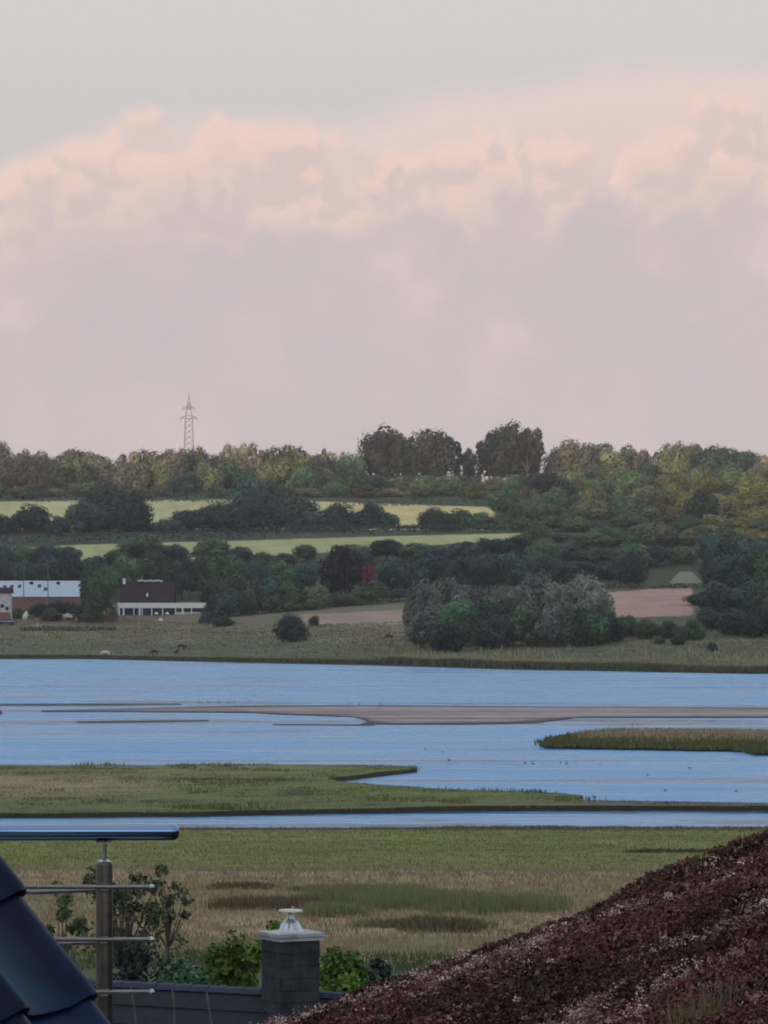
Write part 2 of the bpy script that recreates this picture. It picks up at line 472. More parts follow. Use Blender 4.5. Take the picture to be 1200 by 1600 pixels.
# ------------------------------------------------------------------ water
def water_mat():
    m = bpy.data.materials.new('lake_water'); m.use_nodes = True
    nt = m.node_tree; b = nt.nodes['Principled BSDF']; L = nt.links
    b.inputs['Base Color'].default_value = (.028, .20, .45, 1)
    b.inputs['IOR'].default_value = 1.33
    tc = nd(nt, 'ShaderNodeTexCoord')
    def mp(sx, sy):
        k = nd(nt, 'ShaderNodeMapping'); k.inputs['Scale'].default_value = (sx, sy, 1); L.new(tc.outputs['Object'], k.inputs[0]); return k.outputs[0]
    streak = noise(nt, mp(.012, .05), 1, 6, .62, .4)          # wind lanes
    thin = noise(nt, mp(.006, .16), 1, 5, .6, .2)
    fine = noise(nt, mp(.030, .085), 1, 6, .72)
    sp = nd(nt, 'ShaderNodeSeparateXYZ'); L.new(tc.outputs['Object'], sp.inputs[0])
    # shallows round the mud banks lie calmer
    Yc = sp.outputs[1]
    bank = mth(nt, 'MULTIPLY', sstep(nt, Yc, 425, 470), sstep(nt, Yc, 560, 520))
    riv = sstep(nt, Yc, 275, 262)
    calm = mth(nt, 'ADD', mth(nt, 'MULTIPLY', bank, sstep(nt, streak, .44, .58)), mth(nt, 'MULTIPLY', riv, .45), clamp=True)
    calm = mth(nt, 'ADD', calm, mth(nt, 'MULTIPLY', sstep(nt, streak, .50, .62), .65), clamp=True)
    calm = mth(nt, 'ADD', calm, mth(nt, 'MULTIPLY', sstep(nt, thin, .52, .66), .6), clamp=True)
    ripple = noise(nt, mp(.9, 1.5), 1, 4, .6)
    rp2 = noise(nt, mp(.08, .20), 1, 6, .7)
    bp = nd(nt, 'ShaderNodeBump'); bp.inputs['Distance'].default_value = 1.0
    L.new(mth(nt, 'MULTIPLY_ADD', rp2, 3.2, mth(nt, 'MULTIPLY', ripple, .5)), bp.inputs['Height'])
    L.new(mth(nt, 'MULTIPLY_ADD', calm, -.38, .44), bp.inputs['Strength'])
    L.new(bp.outputs[0], b.inputs['Normal'])
    r = mth(nt, 'MULTIPLY_ADD', fine, .30, .16)
    L.new(mth(nt, 'MULTIPLY_ADD', calm, -.28, r, clamp=True), b.inputs['Roughness'])
    return m
def water():
    V = [(-2500, 200, 0), (2500, 200, 0), (2500, 1000, 0), (-2500, 1000, 0)]
    me = mesh_np('water', V, [(0, 1, 2, 3)], water_mat())
    tag(link('water', me), kind='structure')
water()

# ------------------------------------------------------------------ blades: grass, reeds
def blades(XY, z, h, w, col, n=5, spread=.25, lean=.25):
    """tufts at XY (k,2): returns V, F, colours. h, w, col per tuft"""
    k = len(XY)
    XY = np.repeat(XY, n, 0); z = np.repeat(z, n); h = np.repeat(h, n) * rng.uniform(.55, 1.1, k * n)
    w = np.repeat(w, n); col = np.repeat(col, n, 0) * rng.uniform(.7, 1.3, (k * n, 1))
    N = k * n
    ang = rng.uniform(0, 6.283, N); p = XY + rng.normal(0, 1, (N, 2)) * np.repeat(np.broadcast_to(spread, k), n)[:, None]
    a = rng.uniform(0, 6.283, N)
    dx = np.cos(a) * w / 2; dy = np.sin(a) * w / 2
    lx = np.cos(ang) * h * lean * rng.uniform(.2, 1, N); ly = np.sin(ang) * h * lean * rng.uniform(.2, 1, N)
    b0 = np.stack([p[:, 0] - dx, p[:, 1] - dy, z - .05], -1); b1 = np.stack([p[:, 0] + dx, p[:, 1] + dy, z - .05], -1)
    t0 = np.stack([p[:, 0] + lx + dx * .35, p[:, 1] + ly + dy * .35, z + h], -1); t1 = np.stack([p[:, 0] + lx - dx * .35, p[:, 1] + ly - dy * .35, z + h * .97], -1)
    V = np.stack([b0, b1, t0, t1], 1).reshape(-1, 3)
    Fq = np.arange(N * 4).reshape(N, 4)
    return V, Fq, np.repeat(col, 4, 0)
def blade_obj(name, parts, label, cat):
    Vs, Fs, Cs = [], [], []; b = 0
    for V, Fq, c in parts:
        Vs.append(V); Fs.append(Fq + b); Cs.append(c); b += len(V)
    me = mesh_np(name, np.concatenate(Vs), np.concatenate(Fs), M_BLADE, np.clip(np.concatenate(Cs), .004, .9))
    return tag(link(name, me), label, cat, kind='stuff')

def cols(base, k, var=.2):
    base = np.asarray(base, float)
    return base[None, :] * (1 + rng.normal(0, var, (k, 1))) * (1 + rng.normal(0, .06, (k, 3)))

# ------------------------------------------------------------------ mud banks, grass spit, marsh island (each a low sheet with real thickness)
def land(name, poly, ztop, colf, step, m=M_GROUND, z0=-.4, edge=(.03, .025, .02), rag=.6):
    """poly: photograph pixels on level ztop"""
    pts = [G(x, y, ztop) for x, y in poly]
    out = []
    for i, p in enumerate(pts):
        q = pts[(i + 1) % len(pts)]
        n = max(1, int((q - p).length / step))
        for j in range(n):
            t = j / n; r = p.lerp(q, t)
            o = (fbm(r.x * 1.0, r.y * .5, 5 * step, 55) - .5) * rag * 2
            out.append((r.x + o * .8, r.y + o * 1.3))
    B = np.array(out)
    lo, hi = B.min(0), B.max(0)
    gx = np.arange(lo[0], hi[0], step * 1.6); gy = np.arange(lo[1], hi[1], step)
    gx, gy = np.meshgrid(gx, gy); gx = gx.ravel() + rng.uniform(-.3, .3, gx.size) * step; gy = gy.ravel() + rng.uniform(-.3, .3, gy.size) * step
    k = inpoly(gx, gy, B)
    I = np.stack([gx[k], gy[k]], -1)
    n = len(B)
    r = delaunay_2d_cdt([Vector(p) for p in np.concatenate([B, I])], [(i, (i + 1) % n) for i in range(n)], [], 1, .001)
    v2 = np.array([(p.x, p.y) for p in r[0]]); tri = np.array([f for f in r[2] if len(f) == 3], int)
    z = np.full(len(v2), ztop) + (fbm(v2[:, 0], v2[:, 1], step * 6, 91) - .5) * ztop * .5
    cc = colf(v2[:, 0], v2[:, 1])
    # skirt
    ed = {}
    for f in tri:
        for a, b in ((f[0], f[1]), (f[1], f[2]), (f[2], f[0])):
            key = (min(a, b), max(a, b)); ed[key] = None if key in ed else (a, b)
    V = [np.column_stack([v2, z])]; Fs = [tri]; Cs = [cc]; base = len(v2)
    bl = [e for e in ed.values() if e]
    sk = []; sv = []; si = {}
    def low(i):
        if i not in si:
            si[i] = (base + len(sv), base + len(sv) + 1)
            sv.append((v2[i][0], v2[i][1], z[i])); sv.append((v2[i][0], v2[i][1], z0))
        return si[i]
    for a, b in bl:
        at, ab = low(a); bt, bb = low(b)
        sk += [(at, ab, bb), (at, bb, bt)]
    V.append(np.array(sv)); Fs.append(np.array(sk)); Cs.append(np.tile(np.array(edge), (len(sv), 1)))
    me = mesh_np(name, np.concatenate(V), np.concatenate(Fs), m, np.concatenate(Cs))
    tag(link(name, me), kind='structure')
    return B

def mud_mat():
    m = ground_mat('wet_mud', .5)
    b = m.node_tree.nodes['Principled BSDF']
    b.inputs['Roughness'].default_value = .7; b.inputs['Specular IOR Level'].default_value = .12
    return m
M_MUD = mud_mat()
def mudcol(X, Y):
    py = HY + F * (EYE - .07) / Y; px = 600 + F * X / Y
    n = sm((fbm(X * .08, Y, 4, 41) - .32) * 2.6)
    top = np.interp(px, [60, 380, 600, 900, 1200], [1109, 1103, 1102, 1104, 1106]); bot = np.interp(px, [60, 380, 545, 600, 800, 900, 1200], [1112, 1113, 1120, 1131, 1129, 1121, 1121])
    mid = sm((py - top) / 4) * sm((bot - py) / 4)
    k = np.clip(mid * (.45 + .7 * n), 0, 1)[:, None]
    return np.array((.045, .036, .040)) * (1 - k) + np.array((.32, .245, .235)) * k
MUD_A = land('mud_bank', [(60, 1110), (200, 1107), (380, 1102.5), (600, 1101.5), (900, 1104), (1320, 1106), (1320, 1121), (900, 1121), (865, 1126), (835, 1129.5), (720, 1132), (565, 1131), (578, 1126.5), (545, 1120), (380, 1113.5), (200, 1112), (60, 1112)], .07, mudcol, 1.6, M_MUD, rag=1.2, edge=(.03, .025, .03))
dk = lambda X, Y: np.tile(np.array((.06, .055, .06)), (len(X), 1))
land('mud_streak', [(-60, 1099.6), (130, 1099), (285, 1099.2), (285, 1100.8), (130, 1101.4), (-60, 1101.6)], .05, dk, 1.6, M_MUD, rag=.5)
land('mud_shoal', [(120, 1127.0), (230, 1125.6), (328, 1124.6), (328, 1126.0), (230, 1127.8), (120, 1128.6)], .05, dk, 1.4, M_MUD, rag=.4)
land('mud_spit', [(425, 1131.0), (585, 1131.6), (585, 1133.4), (425, 1132.6)], .05, dk, 1.4, M_MUD, rag=.4)

def spitcol(X, Y):
    px = 600 + F * X / Y; py = HY + F * (EYE - .35) / Y
    n = fbm(X * .4, Y, 5, 61); n2 = fbm(X * .2, Y, 12, 63)
    c = np.tile(np.array((.125, .145, .040)), (len(X), 1))
    def put(w, k): c[:] = c * (1 - w[:, None]) + np.array(k) * w[:, None]
    tan = sm((340 - px) / 220) * sm((py - 1207) / 6) * sm((1246 - py) / 6)
    put(tan * .95, (.27, .205, .115))
    put(sm((n2 - .5) * 5) * .6 * sm((560 - px) / 80), (.19, .165, .075))
    put(sm((py - 1240) / 12) * .5, (.12, .115, .055))
    dark = np.exp(-((py - 1217 - (px - 300) * .01) / 3) ** 2) * sm((px - 220) / 60) * sm((520 - px) / 60)
    put(dark * .8, (.06, .055, .03))
    dark = np.exp(-((py - 1240) / 6) ** 2) * sm((px - 430) / 20) * sm((500 - px) / 20)
    put(dark * .7, (.07, .07, .032))
    put(sm((n - .6) * 8) * .4, (.06, .07, .03))
    put(sm((px - 900) / 30) * .8, (.13, .10, .07))
    return c
SPIT = land('grass_spit', [(-80, 1195), (150, 1195.5), (400, 1195), (610, 1195), (645, 1197), (652, 1200), (600, 1206), (555, 1211), (520, 1214), (513, 1217), (540, 1222), (600, 1227), (700, 1232), (800, 1236.5), (880, 1239), (912, 1243), (900, 1248), (1000, 1252), (1320, 1255), (1320, 1259), (1000, 1259), (850, 1259), (700, 1260.5), (500, 1264), (300, 1268), (100, 1270), (-80, 1270)], .35, spitcol, .8, edge=(.055, .045, .028), rag=.6)
def islecol(X, Y): return np.array((.06, .07, .03)) * (.8 + .6 * fbm(X, Y, 4, 70)[:, None])
ISLE = land('marsh_island', [(848, 1162), (855, 1156), (900, 1150), (960, 1147), (1100, 1147), (1320, 1149), (1320, 1178), (1180, 1176), (1165, 1171), (1000, 1168), (900, 1166), (856, 1165)], .25, islecol, 1.0, edge=(.03, .028, .018), rag=.8)

def scatter_poly(B, n):
    lo, hi = B.min(0), B.max(0); out = []
    while sum(map(len, out)) < n:
        p = rng.uniform(lo, hi, (n * 3, 2)); p = p[inpoly(p[:, 0], p[:, 1], B)]
        p = p[np.abs(p[:, 0] / p[:, 1]) < .118]; out.append(p)
    return np.concatenate(out)[:n]

def ground_cover():
    # marsh island: dark rush edge towards the viewer, straw-coloured tops behind
    p = scatter_poly(ISLE, 5200)
    px = 600 + F * p[:, 0] / p[:, 1]; py = HY + F * EYE / p[:, 1]
    back = sm((1160 + (px - 850) * .016 - py + rng.normal(0, 3, len(p))) / 6) * sm((px - 880) / 50)
    c = np.array((.105, .108, .040)) * (1 - back[:, None]) + np.array((.33, .255, .15)) * back[:, None]
    h = .28 + .30 * back + .30 * fbm(p[:, 0], p[:, 1], 5, 3)
    blade_obj('marsh_grass', [blades(p, np.full(len(p), .22), h, np.full(len(p), .22), c * (1 + rng.normal(0, .15, (len(p), 1))), 5, .5, .35)],
              'rushes and straw coloured marsh grass covering the low island on the right', 'grass')
    # grass spit
    p = scatter_poly(SPIT, 9000)
    c = spitcol(p[:, 0], p[:, 1]) * (1 + rng.normal(0, .2, (len(p), 1)))
    h = .06 + .16 * fbm(p[:, 0], p[:, 1], 4, 9) ** 2 + .22 * (fbm(p[:, 0], p[:, 1], 5, 19) > .70)
    blade_obj('salt_grass', [blades(p, np.full(len(p), .3), h, np.full(len(p), .10), c, 5, .4, .5)],
              'short green and tan grass covering the spit between lake and channel', 'grass')
    # near meadow
    n = 16000
    Y = rng.uniform(140, 240.5, n); X = rng.uniform(-.112, .112, n) * Y
    green = (Y + (fbm(X, Y, 30, 11) - .5) * 4 > 201)
    c = np.where(green[:, None], np.array((.165, .18, .047)), np.array((.29, .215, .125)))
    nn = fbm(X * .35, Y, 8, 31); c = c * (.55 + .75 * nn[:, None])
    br = sm((fbm(X * .3, Y, 4, 131) - .46) * 6)[:, None] * green[:, None]; br = br * .55; c = c * (1 - br) + np.array((.16, .13, .052)) * br
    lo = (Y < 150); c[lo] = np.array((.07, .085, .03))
    h = np.where(green, .10, .22) * (.6 + .8 * nn)
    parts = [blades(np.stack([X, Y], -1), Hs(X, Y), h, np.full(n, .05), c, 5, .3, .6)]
    # patches of dark rust-coloured sedge
    for x0, x1, y0, y1, k, cc, hh in ((345, 490, 1412, 1424, 700, (.14, .095, .055), .45), (640, 730, 1452, 1464, 500, (.12, .10, .05), .5), (330, 420, 1385, 1390, 200, (.12, .09, .05), .25),
                                      (455, 590, 1390, 1394, 260, (.15, .11, .06), .22), (980, 1140, 1326, 1329, 220, (.07, .07, .03), .2), (560, 760, 1448, 1458, 300, (.14, .125, .06), .3)):
        x = rng.uniform(x0, x1, k); y = y0 + (y1 - y0) * rng.beta(2, 2, k)
        q = np.array([G(a, b, .8)[:2] for a, b in zip(x, y)])
        parts.append(blades(q, Hs(q[:, 0], q[:, 1]), np.full(k, hh) * rng.uniform(.5, 1.2, k), np.full(k, .06), cols(cc, k), 6, .3, .4))
    blade_obj('meadow_grass', parts, 'mown green and dry tan grass of the water meadow beyond the roofs', 'grass')
    # reed bed in the meadow
    n = 3600
    px = 480 + 410 * rng.beta(1.1, 1.35, n); Y = rng.uniform(169, 181, n) + (px - 600) * .008
    X = (px - 600) / F * Y
    k = fbm(X, Y, 6, 15)
    keep = k > .44; X, Y, k = X[keep], Y[keep], k[keep]
    c = np.array((.185, .195, .085)) * (.7 + .6 * k[:, None])
    blade_obj('reed_bed', [blades(np.stack([X, Y], -1), Hs(X, Y), .28 + .6 * k, np.full(len(X), .035), c, 8, .25, .18)],
              'strip of tall grey green reeds standing in the dry meadow', 'reeds')
    # pale drift along the near bank
    n = 2500
    Y = rng.normal(241.8, 1.0, n); X = rng.uniform(-.112, .112, n) * Y
    blade_obj('bank_grass', [blades(np.stack([X, Y], -1), Hs(X, Y), .12 + .5 * np.maximum(0, fbm(X, Y, 5, 77) - .45), np.full(n, .08), cols((.16, .13, .085), n), 4, .3, .5)],
              'straggling pale grass along the near bank of the channel', 'grass')
    # reeds on the far shore
    n = 15000
    px = rng.uniform(-40, 1240, n); d = rng.gamma(1.5, 9, n) * np.where(px < 600, .22 + .3 * sm((px - 300) / 300), 1)
    Xa = (px - 600) / F * 850; Y0 = 902 - shore_shift(Xa)
    Y = Y0 + d - 1; X = (px - 600) / F * Y
    z = Hs(X, Y)
    t = fbm(X, Y, 16, 83); pale = sm((d - 4) / 7) * sm((t - .22) * 4) * np.where(px > 600, 1.0, .55)
    c = np.array((.075, .08, .038)) * (1 - pale[:, None]) + np.array((.27, .245, .15)) * pale[:, None]
    h = .8 + .8 * t
    h = np.where(px < 600, h * .45, h)
    blade_obj('shore_reeds', [blades(np.stack([X, Y], -1), np.maximum(z, -.1), h, np.full(n, .4), c, 3, .9, .2)],
              'belt of reeds along the far shore, dark at the water and pale behind', 'reeds')
    # rough pasture tussocks
    n = 12000
    px = rng.uniform(-40, 1240, n); Xa = (px - 600) / F * 880
    Y = 925 - shore_shift(Xa) + rng.uniform(0, 1, n) ** .8 * 150; X = (px - 600) / F * Y
    t = fbm(X, Y, 22, 5); c = np.array((.125, .13, .055)) * (1 - t[:, None]) + np.array((.18, .155, .085)) * t[:, None]
    blade_obj('pasture_grass', [blades(np.stack([X, Y], -1), Hs(X, Y), .10 + .35 * fbm(X, Y, 7, 6) ** 2, np.full(n, .45), c * .95, 3, 1.0, .5)],
              'grazed olive pasture grass sloping down to the far shore', 'grass')
ground_cover()
# ------------------------------------------------------------------ trees
KINDS = {
    'hazy':   ('olive brown', (.125, .118, .088)),  # distance haze and weak sun put into a paler leaf colour
    'olive':  ('olive green', (.098, .116, .058)),
    'dark':   ('dark green', (.026, .052, .040)),
    'deep':   ('dark grey green', (.024, .030, .026)),
    'blue':   ('blue green', (.031, .070, .060)),
    'mid':    ('mid green', (.054, .104, .050)),
    'light':  ('light green', (.085, .115, .045)),
    'sunlit':   ('sunlit golden', (.115, .120, .042)),  # evening sunlight put into the leaf colour
    'silver': ('silvery grey', (.165, .188, .150)),
    'purple': ('deep purple', (.030, .012, .020)),
    'red':    ('dull red', (.13, .032, .034)),
}
LEAF = {k: leaf_mat('leaves_' + k, c, .012, .40) for k, (n, c) in KINDS.items()}
M_BARK = mat('bark', (.085, .065, .05), .9, vscale=1.5)

def leaf_quads(C0, N0, s):
    """rhombic leaves at C0 with normals N0 and size s"""
    n = len(C0)
    N0 = N0 / (np.linalg.norm(N0, axis=1, keepdims=True) + 1e-9)
    r = rng.normal(size=(n, 3)); a = np.cross(N0, r); a /= np.linalg.norm(a, axis=1, keepdims=True) + 1e-9
    b = np.cross(N0, a)
    s = np.broadcast_to(s, n)[:, None] * rng.uniform(.6, 1.25, (n, 1))
    k = rng.uniform(.45, .8, (n, 1))
    V = np.stack([C0 - a * s, C0 - b * s * k, C0 + a * s, C0 + b * s * k], 1).reshape(-1, 3)
    return V, np.arange(n * 4).reshape(n, 4)

def crown_mesh(style, seed):
    """crown in a unit box: x, y in -.5..+.5, z in 0..1; big overlapping boughs give a rounded but uneven outline"""
    g = np.random.default_rng(seed)
    nb, n, ls, rb, rad = {'round': (17, 3600, .034, (.30, .46), .60), 'tall': (15, 3000, .036, (.28, .40), .62), 'gappy': (17, 3000, .032, (.20, .31), .70),
                          'cone': (16, 1800, .038, (.20, .34), .62), 'bush': (15, 3600, .036, (.30, .44), .62), 'willow': (22, 4200, .032, (.26, .38), .66)}[style]
    cs = []; rs = []
    off = g.uniform(0, 6.28)
    for k in range(nb):
        u = 1 - (k + .5) / nb * (1.75 if style in ('round', 'gappy', 'tall') else 1.25)      # spiral over the upper part of a sphere
        a = off + k * 2.39996 + g.normal(0, .25); s = math.sqrt(max(0, 1 - u * u)); q = rad * g.uniform(.72, 1.06)
        c = np.array((math.cos(a) * s, math.sin(a) * s, u)) * q
        r = g.uniform(*rb)
        if style == 'tall': c[2] *= 1.1
        if style == 'cone': t = (c[2] + .7) / 1.4; c[:2] *= 1.15 - t; r *= 1.15 - .6 * t
        cs.append(c); rs.append(r)
    cs.append(np.zeros(3) + (0, 0, .05)); rs.append(.5 if style not in ('gappy', 'cone') else .34)
    cs = np.array(cs); rs = np.array(rs)
    tb = g.uniform(.1, .9, len(cs))
    i = g.choice(len(cs), n, p=rs ** 2 / (rs ** 2).sum())
    d = g.normal(size=(n, 3)); d /= np.linalg.norm(d, axis=1, keepdims=True)
    q = 1 - .28 * g.random(n) ** 1.5 + .05 * g.normal(size=n)
    big = np.zeros(n); big[: n // 3] = 1; q = np.where(big > 0, g.uniform(.62, .84, n), q)
    pos = cs[i] + d * (rs[i] * q)[:, None]
    nrm = d * 1.4 + g.normal(size=(n, 3)) * .26
    lo, hi = np.percentile(pos, .4, 0), np.percentile(pos, 99.6, 0)
    if style in ('bush', 'willow'): lo[2] = max(lo[2], -.45); pos[:, 2] = np.maximum(pos[:, 2], lo[2] + g.uniform(-.02, .12, n))
    pos = (pos - (lo + hi) / 2) / (hi - lo); pos[:, 2] += .5
    m = n // 5                                   # dense middle
    dd = g.normal(size=(m, 3)); dd /= np.linalg.norm(dd, axis=1, keepdims=True)
    ip = dd * (g.uniform(0, 1, m) ** .4)[:, None] * .33 * (.6 if style == 'gappy' else 1.0) + np.array((0, 0, .45))
    if style == 'cone': ip[:, :2] *= (1.05 - .8 * ip[:, 2])[:, None]
    P3 = np.concatenate([pos, ip]); N3 = np.concatenate([nrm, dd + g.normal(size=(m, 3)) * .3])
    S = np.concatenate([ls * (.92 + .75 * big), np.full(m, ls * 2)])
    V, Fq = leaf_quads(P3, N3, S)
    tint = np.concatenate([np.clip(tb[i] + g.normal(0, .09, n), 0, 1), np.full(m, .4)])
    return mesh_np('crown', V, Fq, LEAF['mid'], tint=np.repeat(tint, 4))

def trunk_mesh(seed):
    g = random.Random(seed); b = MB()
    lean = g.uniform(-.05, .05)
    pts = [(0, 0, -.06), (0, 0, 0), (lean * .3, 0, .2), (lean, .01, .45), (lean * 1.4, 0, .72)]
    b.tube(pts, [.05, .04, .032, .022, .008], 7)
    for k in range(5):
        a = g.uniform(0, 6.28); z = g.uniform(.22, .5); l = g.uniform(.18, .3)
        o = Vector((lean * z, 0, z))
        b.tube([o, o + Vector((math.cos(a) * l * .5, math.sin(a) * l * .5, l * .5)), o + Vector((math.cos(a) * l, math.sin(a) * l, l * .9))], [.018, .012, .004], 5)
    return b.mesh('trunk', M_BARK)

CROWNS = {st: [crown_mesh(st, 100 * j + i) for i in range(n)] for j, (st, n) in enumerate((('round', 8), ('tall', 6), ('gappy', 6), ('cone', 4), ('bush', 6), ('willow', 6)))}
TRUNKS = [trunk_mesh(i) for i in range(4)]

ORD = ('first second third fourth fifth sixth seventh eighth ninth tenth eleventh twelfth thirteenth fourteenth fifteenth sixteenth seventeenth '
       'eighteenth nineteenth twentieth').split()
ORD += ['twenty-' + w for w in ORD[:9]] + ['thirtieth'] + ['thirty-' + w for w in ORD[:9]]

tree_n = [0]
def tree(px, ytop, wpx, Y, kind, style, label, group, name='tree', low=.12, cat='tree', base=None):
    tree_n[0] += 1; i = tree_n[0]
    X = (px - 600) / F * Y; zb = H(X, Y); zt = EYE + (HY - ytop) / F * Y
    h = max(zt - zb, 1.2); w = wpx / F * Y
    if style in ('bush', 'willow'): low = .0
    # a crown much taller than wide is only leafy in its upper part
    c0 = max(low * h, h - 1.7 * w) if style not in ('bush', 'willow', 'tall', 'cone') else low * h
    if style in ('round', 'gappy'): c0 = min(c0, .1 * h + .5)
    if kind == 'deep': c0 = max(.1 * h, h - 1.0 * w)
    r = thing(name, label, cat, (X, Y, zb - .1), rng.uniform(0, 6.28), group)
    cl = CROWNS[style]
    c = link('crown', cl[i % len(cl)], r, (0, 0, c0), 0, (w, w * .9, h - c0))
    c.material_slots[0].link = 'OBJECT'; c.material_slots[0].material = LEAF[kind]
    link('trunk', TRUNKS[i % 4], r, (0, 0, 0), 0, (w * .8 + 1, w * .8 + 1, h * .95))
    return r

def row(items, phrase, group, Yr, name='tree', cat='tree'):
    """items: (x, ytop, width, kind, style[, Y]); ordinals run from the left edge of the photograph"""
    items = sorted(items)
    vis = [t for t in items if -20 < t[0] < 1220]
    for j, t in enumerate(vis):
        Y = t[5] if len(t) > 5 else rng.uniform(*Yr)
        word = {'bush': 'bushy', 'cone': 'pointed', 'tall': 'tall', 'gappy': 'open crowned', 'round': 'round', 'willow': 'drooping'}[t[4]]
        lab = f"{KINDS[t[3]][0]} {word} {cat}, {ORD[j]} from the left {phrase}"
        tree(t[0], t[1], t[2], Y, t[3], t[4], lab, group, name, cat=cat)

def far_trees():
    # 1 skyline
    S1 = [(-8, 690, 62, 'hazy', 'round'), (34, 703, 44, 'hazy', 'gappy'), (64, 706, 52, 'hazy', 'round'), (120, 702, 72, 'olive', 'round'), (148, 712, 60, 'hazy', 'round'), (178, 730, 40, 'hazy', 'bush'),
          (205, 706, 44, 'hazy', 'gappy'), (232, 703, 54, 'hazy', 'round'), (268, 702, 46, 'hazy', 'round'), (304, 699, 60, 'olive', 'round'), (332, 712, 40, 'hazy', 'round'), (362, 694, 48, 'hazy', 'gappy'), (396, 693, 44, 'hazy', 'gappy'),
          (416, 704, 36, 'hazy', 'round'), (446, 697, 66, 'olive', 'round'), (484, 708, 46, 'hazy', 'round'), (512, 703, 28, 'hazy', 'gappy'), (544, 707, 50, 'mid', 'round'),
          (598, 667, 84, 'deep', 'round'), (622, 672, 70, 'deep', 'gappy'), (644, 686, 64, 'deep', 'gappy'), (674, 671, 80, 'deep', 'round'), (696, 684, 54, 'deep', 'gappy'), (733, 701, 40, 'mid', 'gappy'), (772, 672, 62, 'deep', 'gappy'), (798, 662, 100, 'deep', 'round'), (824, 669, 58, 'deep', 'gappy'), (808, 672, 70, 'deep', 'gappy'),
          (872, 700, 44, 'hazy', 'round'), (898, 688, 64, 'hazy', 'round'), (938, 694, 70, 'olive', 'round'), (978, 697, 58, 'olive', 'round'), (1014, 703, 44, 'hazy', 'gappy'), (1056, 690, 44, 'olive', 'tall'), (1086, 694, 46, 'olive', 'tall'),
          (1124, 697, 80, 'dark', 'round'), (1164, 706, 60, 'dark', 'round'), (1198, 712, 44, 'hazy', 'round')]
    S1 = [(t[0], t[1], t[2] * (1.25 if t[3] != 'deep' else 1.0)) + t[3:] for t in S1]
    row(S1, 'in the farthest skyline row', 'trees on the skyline', (1690, 1790))
    # 2 wood in front of the skyline
    S2 = [(0, 722, 70, 'hazy', 'round'), (44, 714, 76, 'hazy', 'round'), (86, 726, 60, 'olive', 'round'), (126, 716, 66, 'olive', 'round'), (168, 736, 56, 'hazy', 'round'), (206, 722, 60, 'hazy', 'round'), (246, 722, 62, 'olive', 'round'),
          (292, 738, 58, 'dark', 'round', 1535), (322, 722, 62, 'olive', 'round'), (356, 716, 60, 'mid', 'round'), (396, 728, 66, 'mid', 'round'), (432, 716, 80, 'olive', 'round'), (474, 728, 60, 'mid', 'round'), (512, 730, 56, 'olive', 'round'), (548, 726, 56, 'mid', 'round'),
          (590, 742, 62, 'mid', 'round'), (632, 742, 56, 'olive', 'round'), (668, 744, 56, 'mid', 'round'), (704, 742, 52, 'olive', 'round'), (742, 752, 54, 'light', 'round', 1540), (778, 746, 60, 'olive', 'round'), (806, 742, 50, 'olive', 'round'),
          (850, 738, 84, 'deep', 'round', 1500), (890, 728, 64, 'olive', 'round'), (930, 724, 70, 'olive', 'round'), (972, 726, 66, 'olive', 'round'), (1012, 724, 64, 'mid', 'round'), (1052, 726, 62, 'olive', 'tall'), (1094, 726, 64, 'olive', 'round'), (1136, 728, 64, 'mid', 'round'), (1180, 728, 64, 'olive', 'round')]
    S2 = [t[:4] + ('bush' if t[3] not in ('dark', 'deep') else 'round',) + t[5:] for t in S2]
    row(S2, 'in the second row, below the skyline', 'trees in front of the skyline', (1590, 1640))
    # 2b foot of that wood
    S3 = [(x, 752 + (i % 3) * 5, 52, ('mid', 'olive', 'hazy', 'olive')[i % 4], 'bush') for i, x in enumerate(range(-4, 830, 44))]
    row([t for t in S3 if not 270 < t[0] < 318], 'along the top edge of the upper field', 'bushes at the foot of the skyline wood', (1540, 1570), 'bush', 'bush')
    # 3 between the fields
    M = [(6, 803, 44, 'dark', 'round'), (50, 787, 74, 'dark', 'round'), (92, 806, 40, 'blue', 'round'), (134, 782, 64, 'dark', 'round'), (168, 752, 78, 'dark', 'round', 1400), (160, 790, 90, 'dark', 'bush'), (208, 766, 56, 'dark', 'round'), (214, 806, 50, 'blue', 'round'), (246, 816, 36, 'dark', 'bush'),
         (266, 810, 44, 'blue', 'bush'), (296, 796, 60, 'dark', 'round'), (338, 784, 84, 'dark', 'round'), (392, 738, 74, 'blue', 'round', 1400), (372, 780, 70, 'dark', 'round'), (424, 752, 62, 'dark', 'round', 1410), (432, 792, 70, 'dark', 'bush'), (470, 774, 60, 'dark', 'round'), (484, 802, 70, 'blue', 'bush'),
         (524, 784, 50, 'dark', 'round'), (552, 800, 50, 'blue', 'bush'), (580, 784, 54, 'dark', 'round'), (600, 800, 44, 'dark', 'bush'), (640, 824, 60, 'dark', 'bush'), (682, 792, 54, 'dark', 'round'), (718, 794, 56, 'mid', 'round'), (752, 800, 52, 'mid', 'round'), (700, 818, 60, 'olive', 'bush'), (764, 818, 50, 'mid', 'bush')]
    M = [(t[0], t[1], t[2] * 1.12, t[3], 'bush') + t[5:] for t in M]
    row(M, 'among those between the two fields', 'trees between the two pale fields', (1355, 1385))
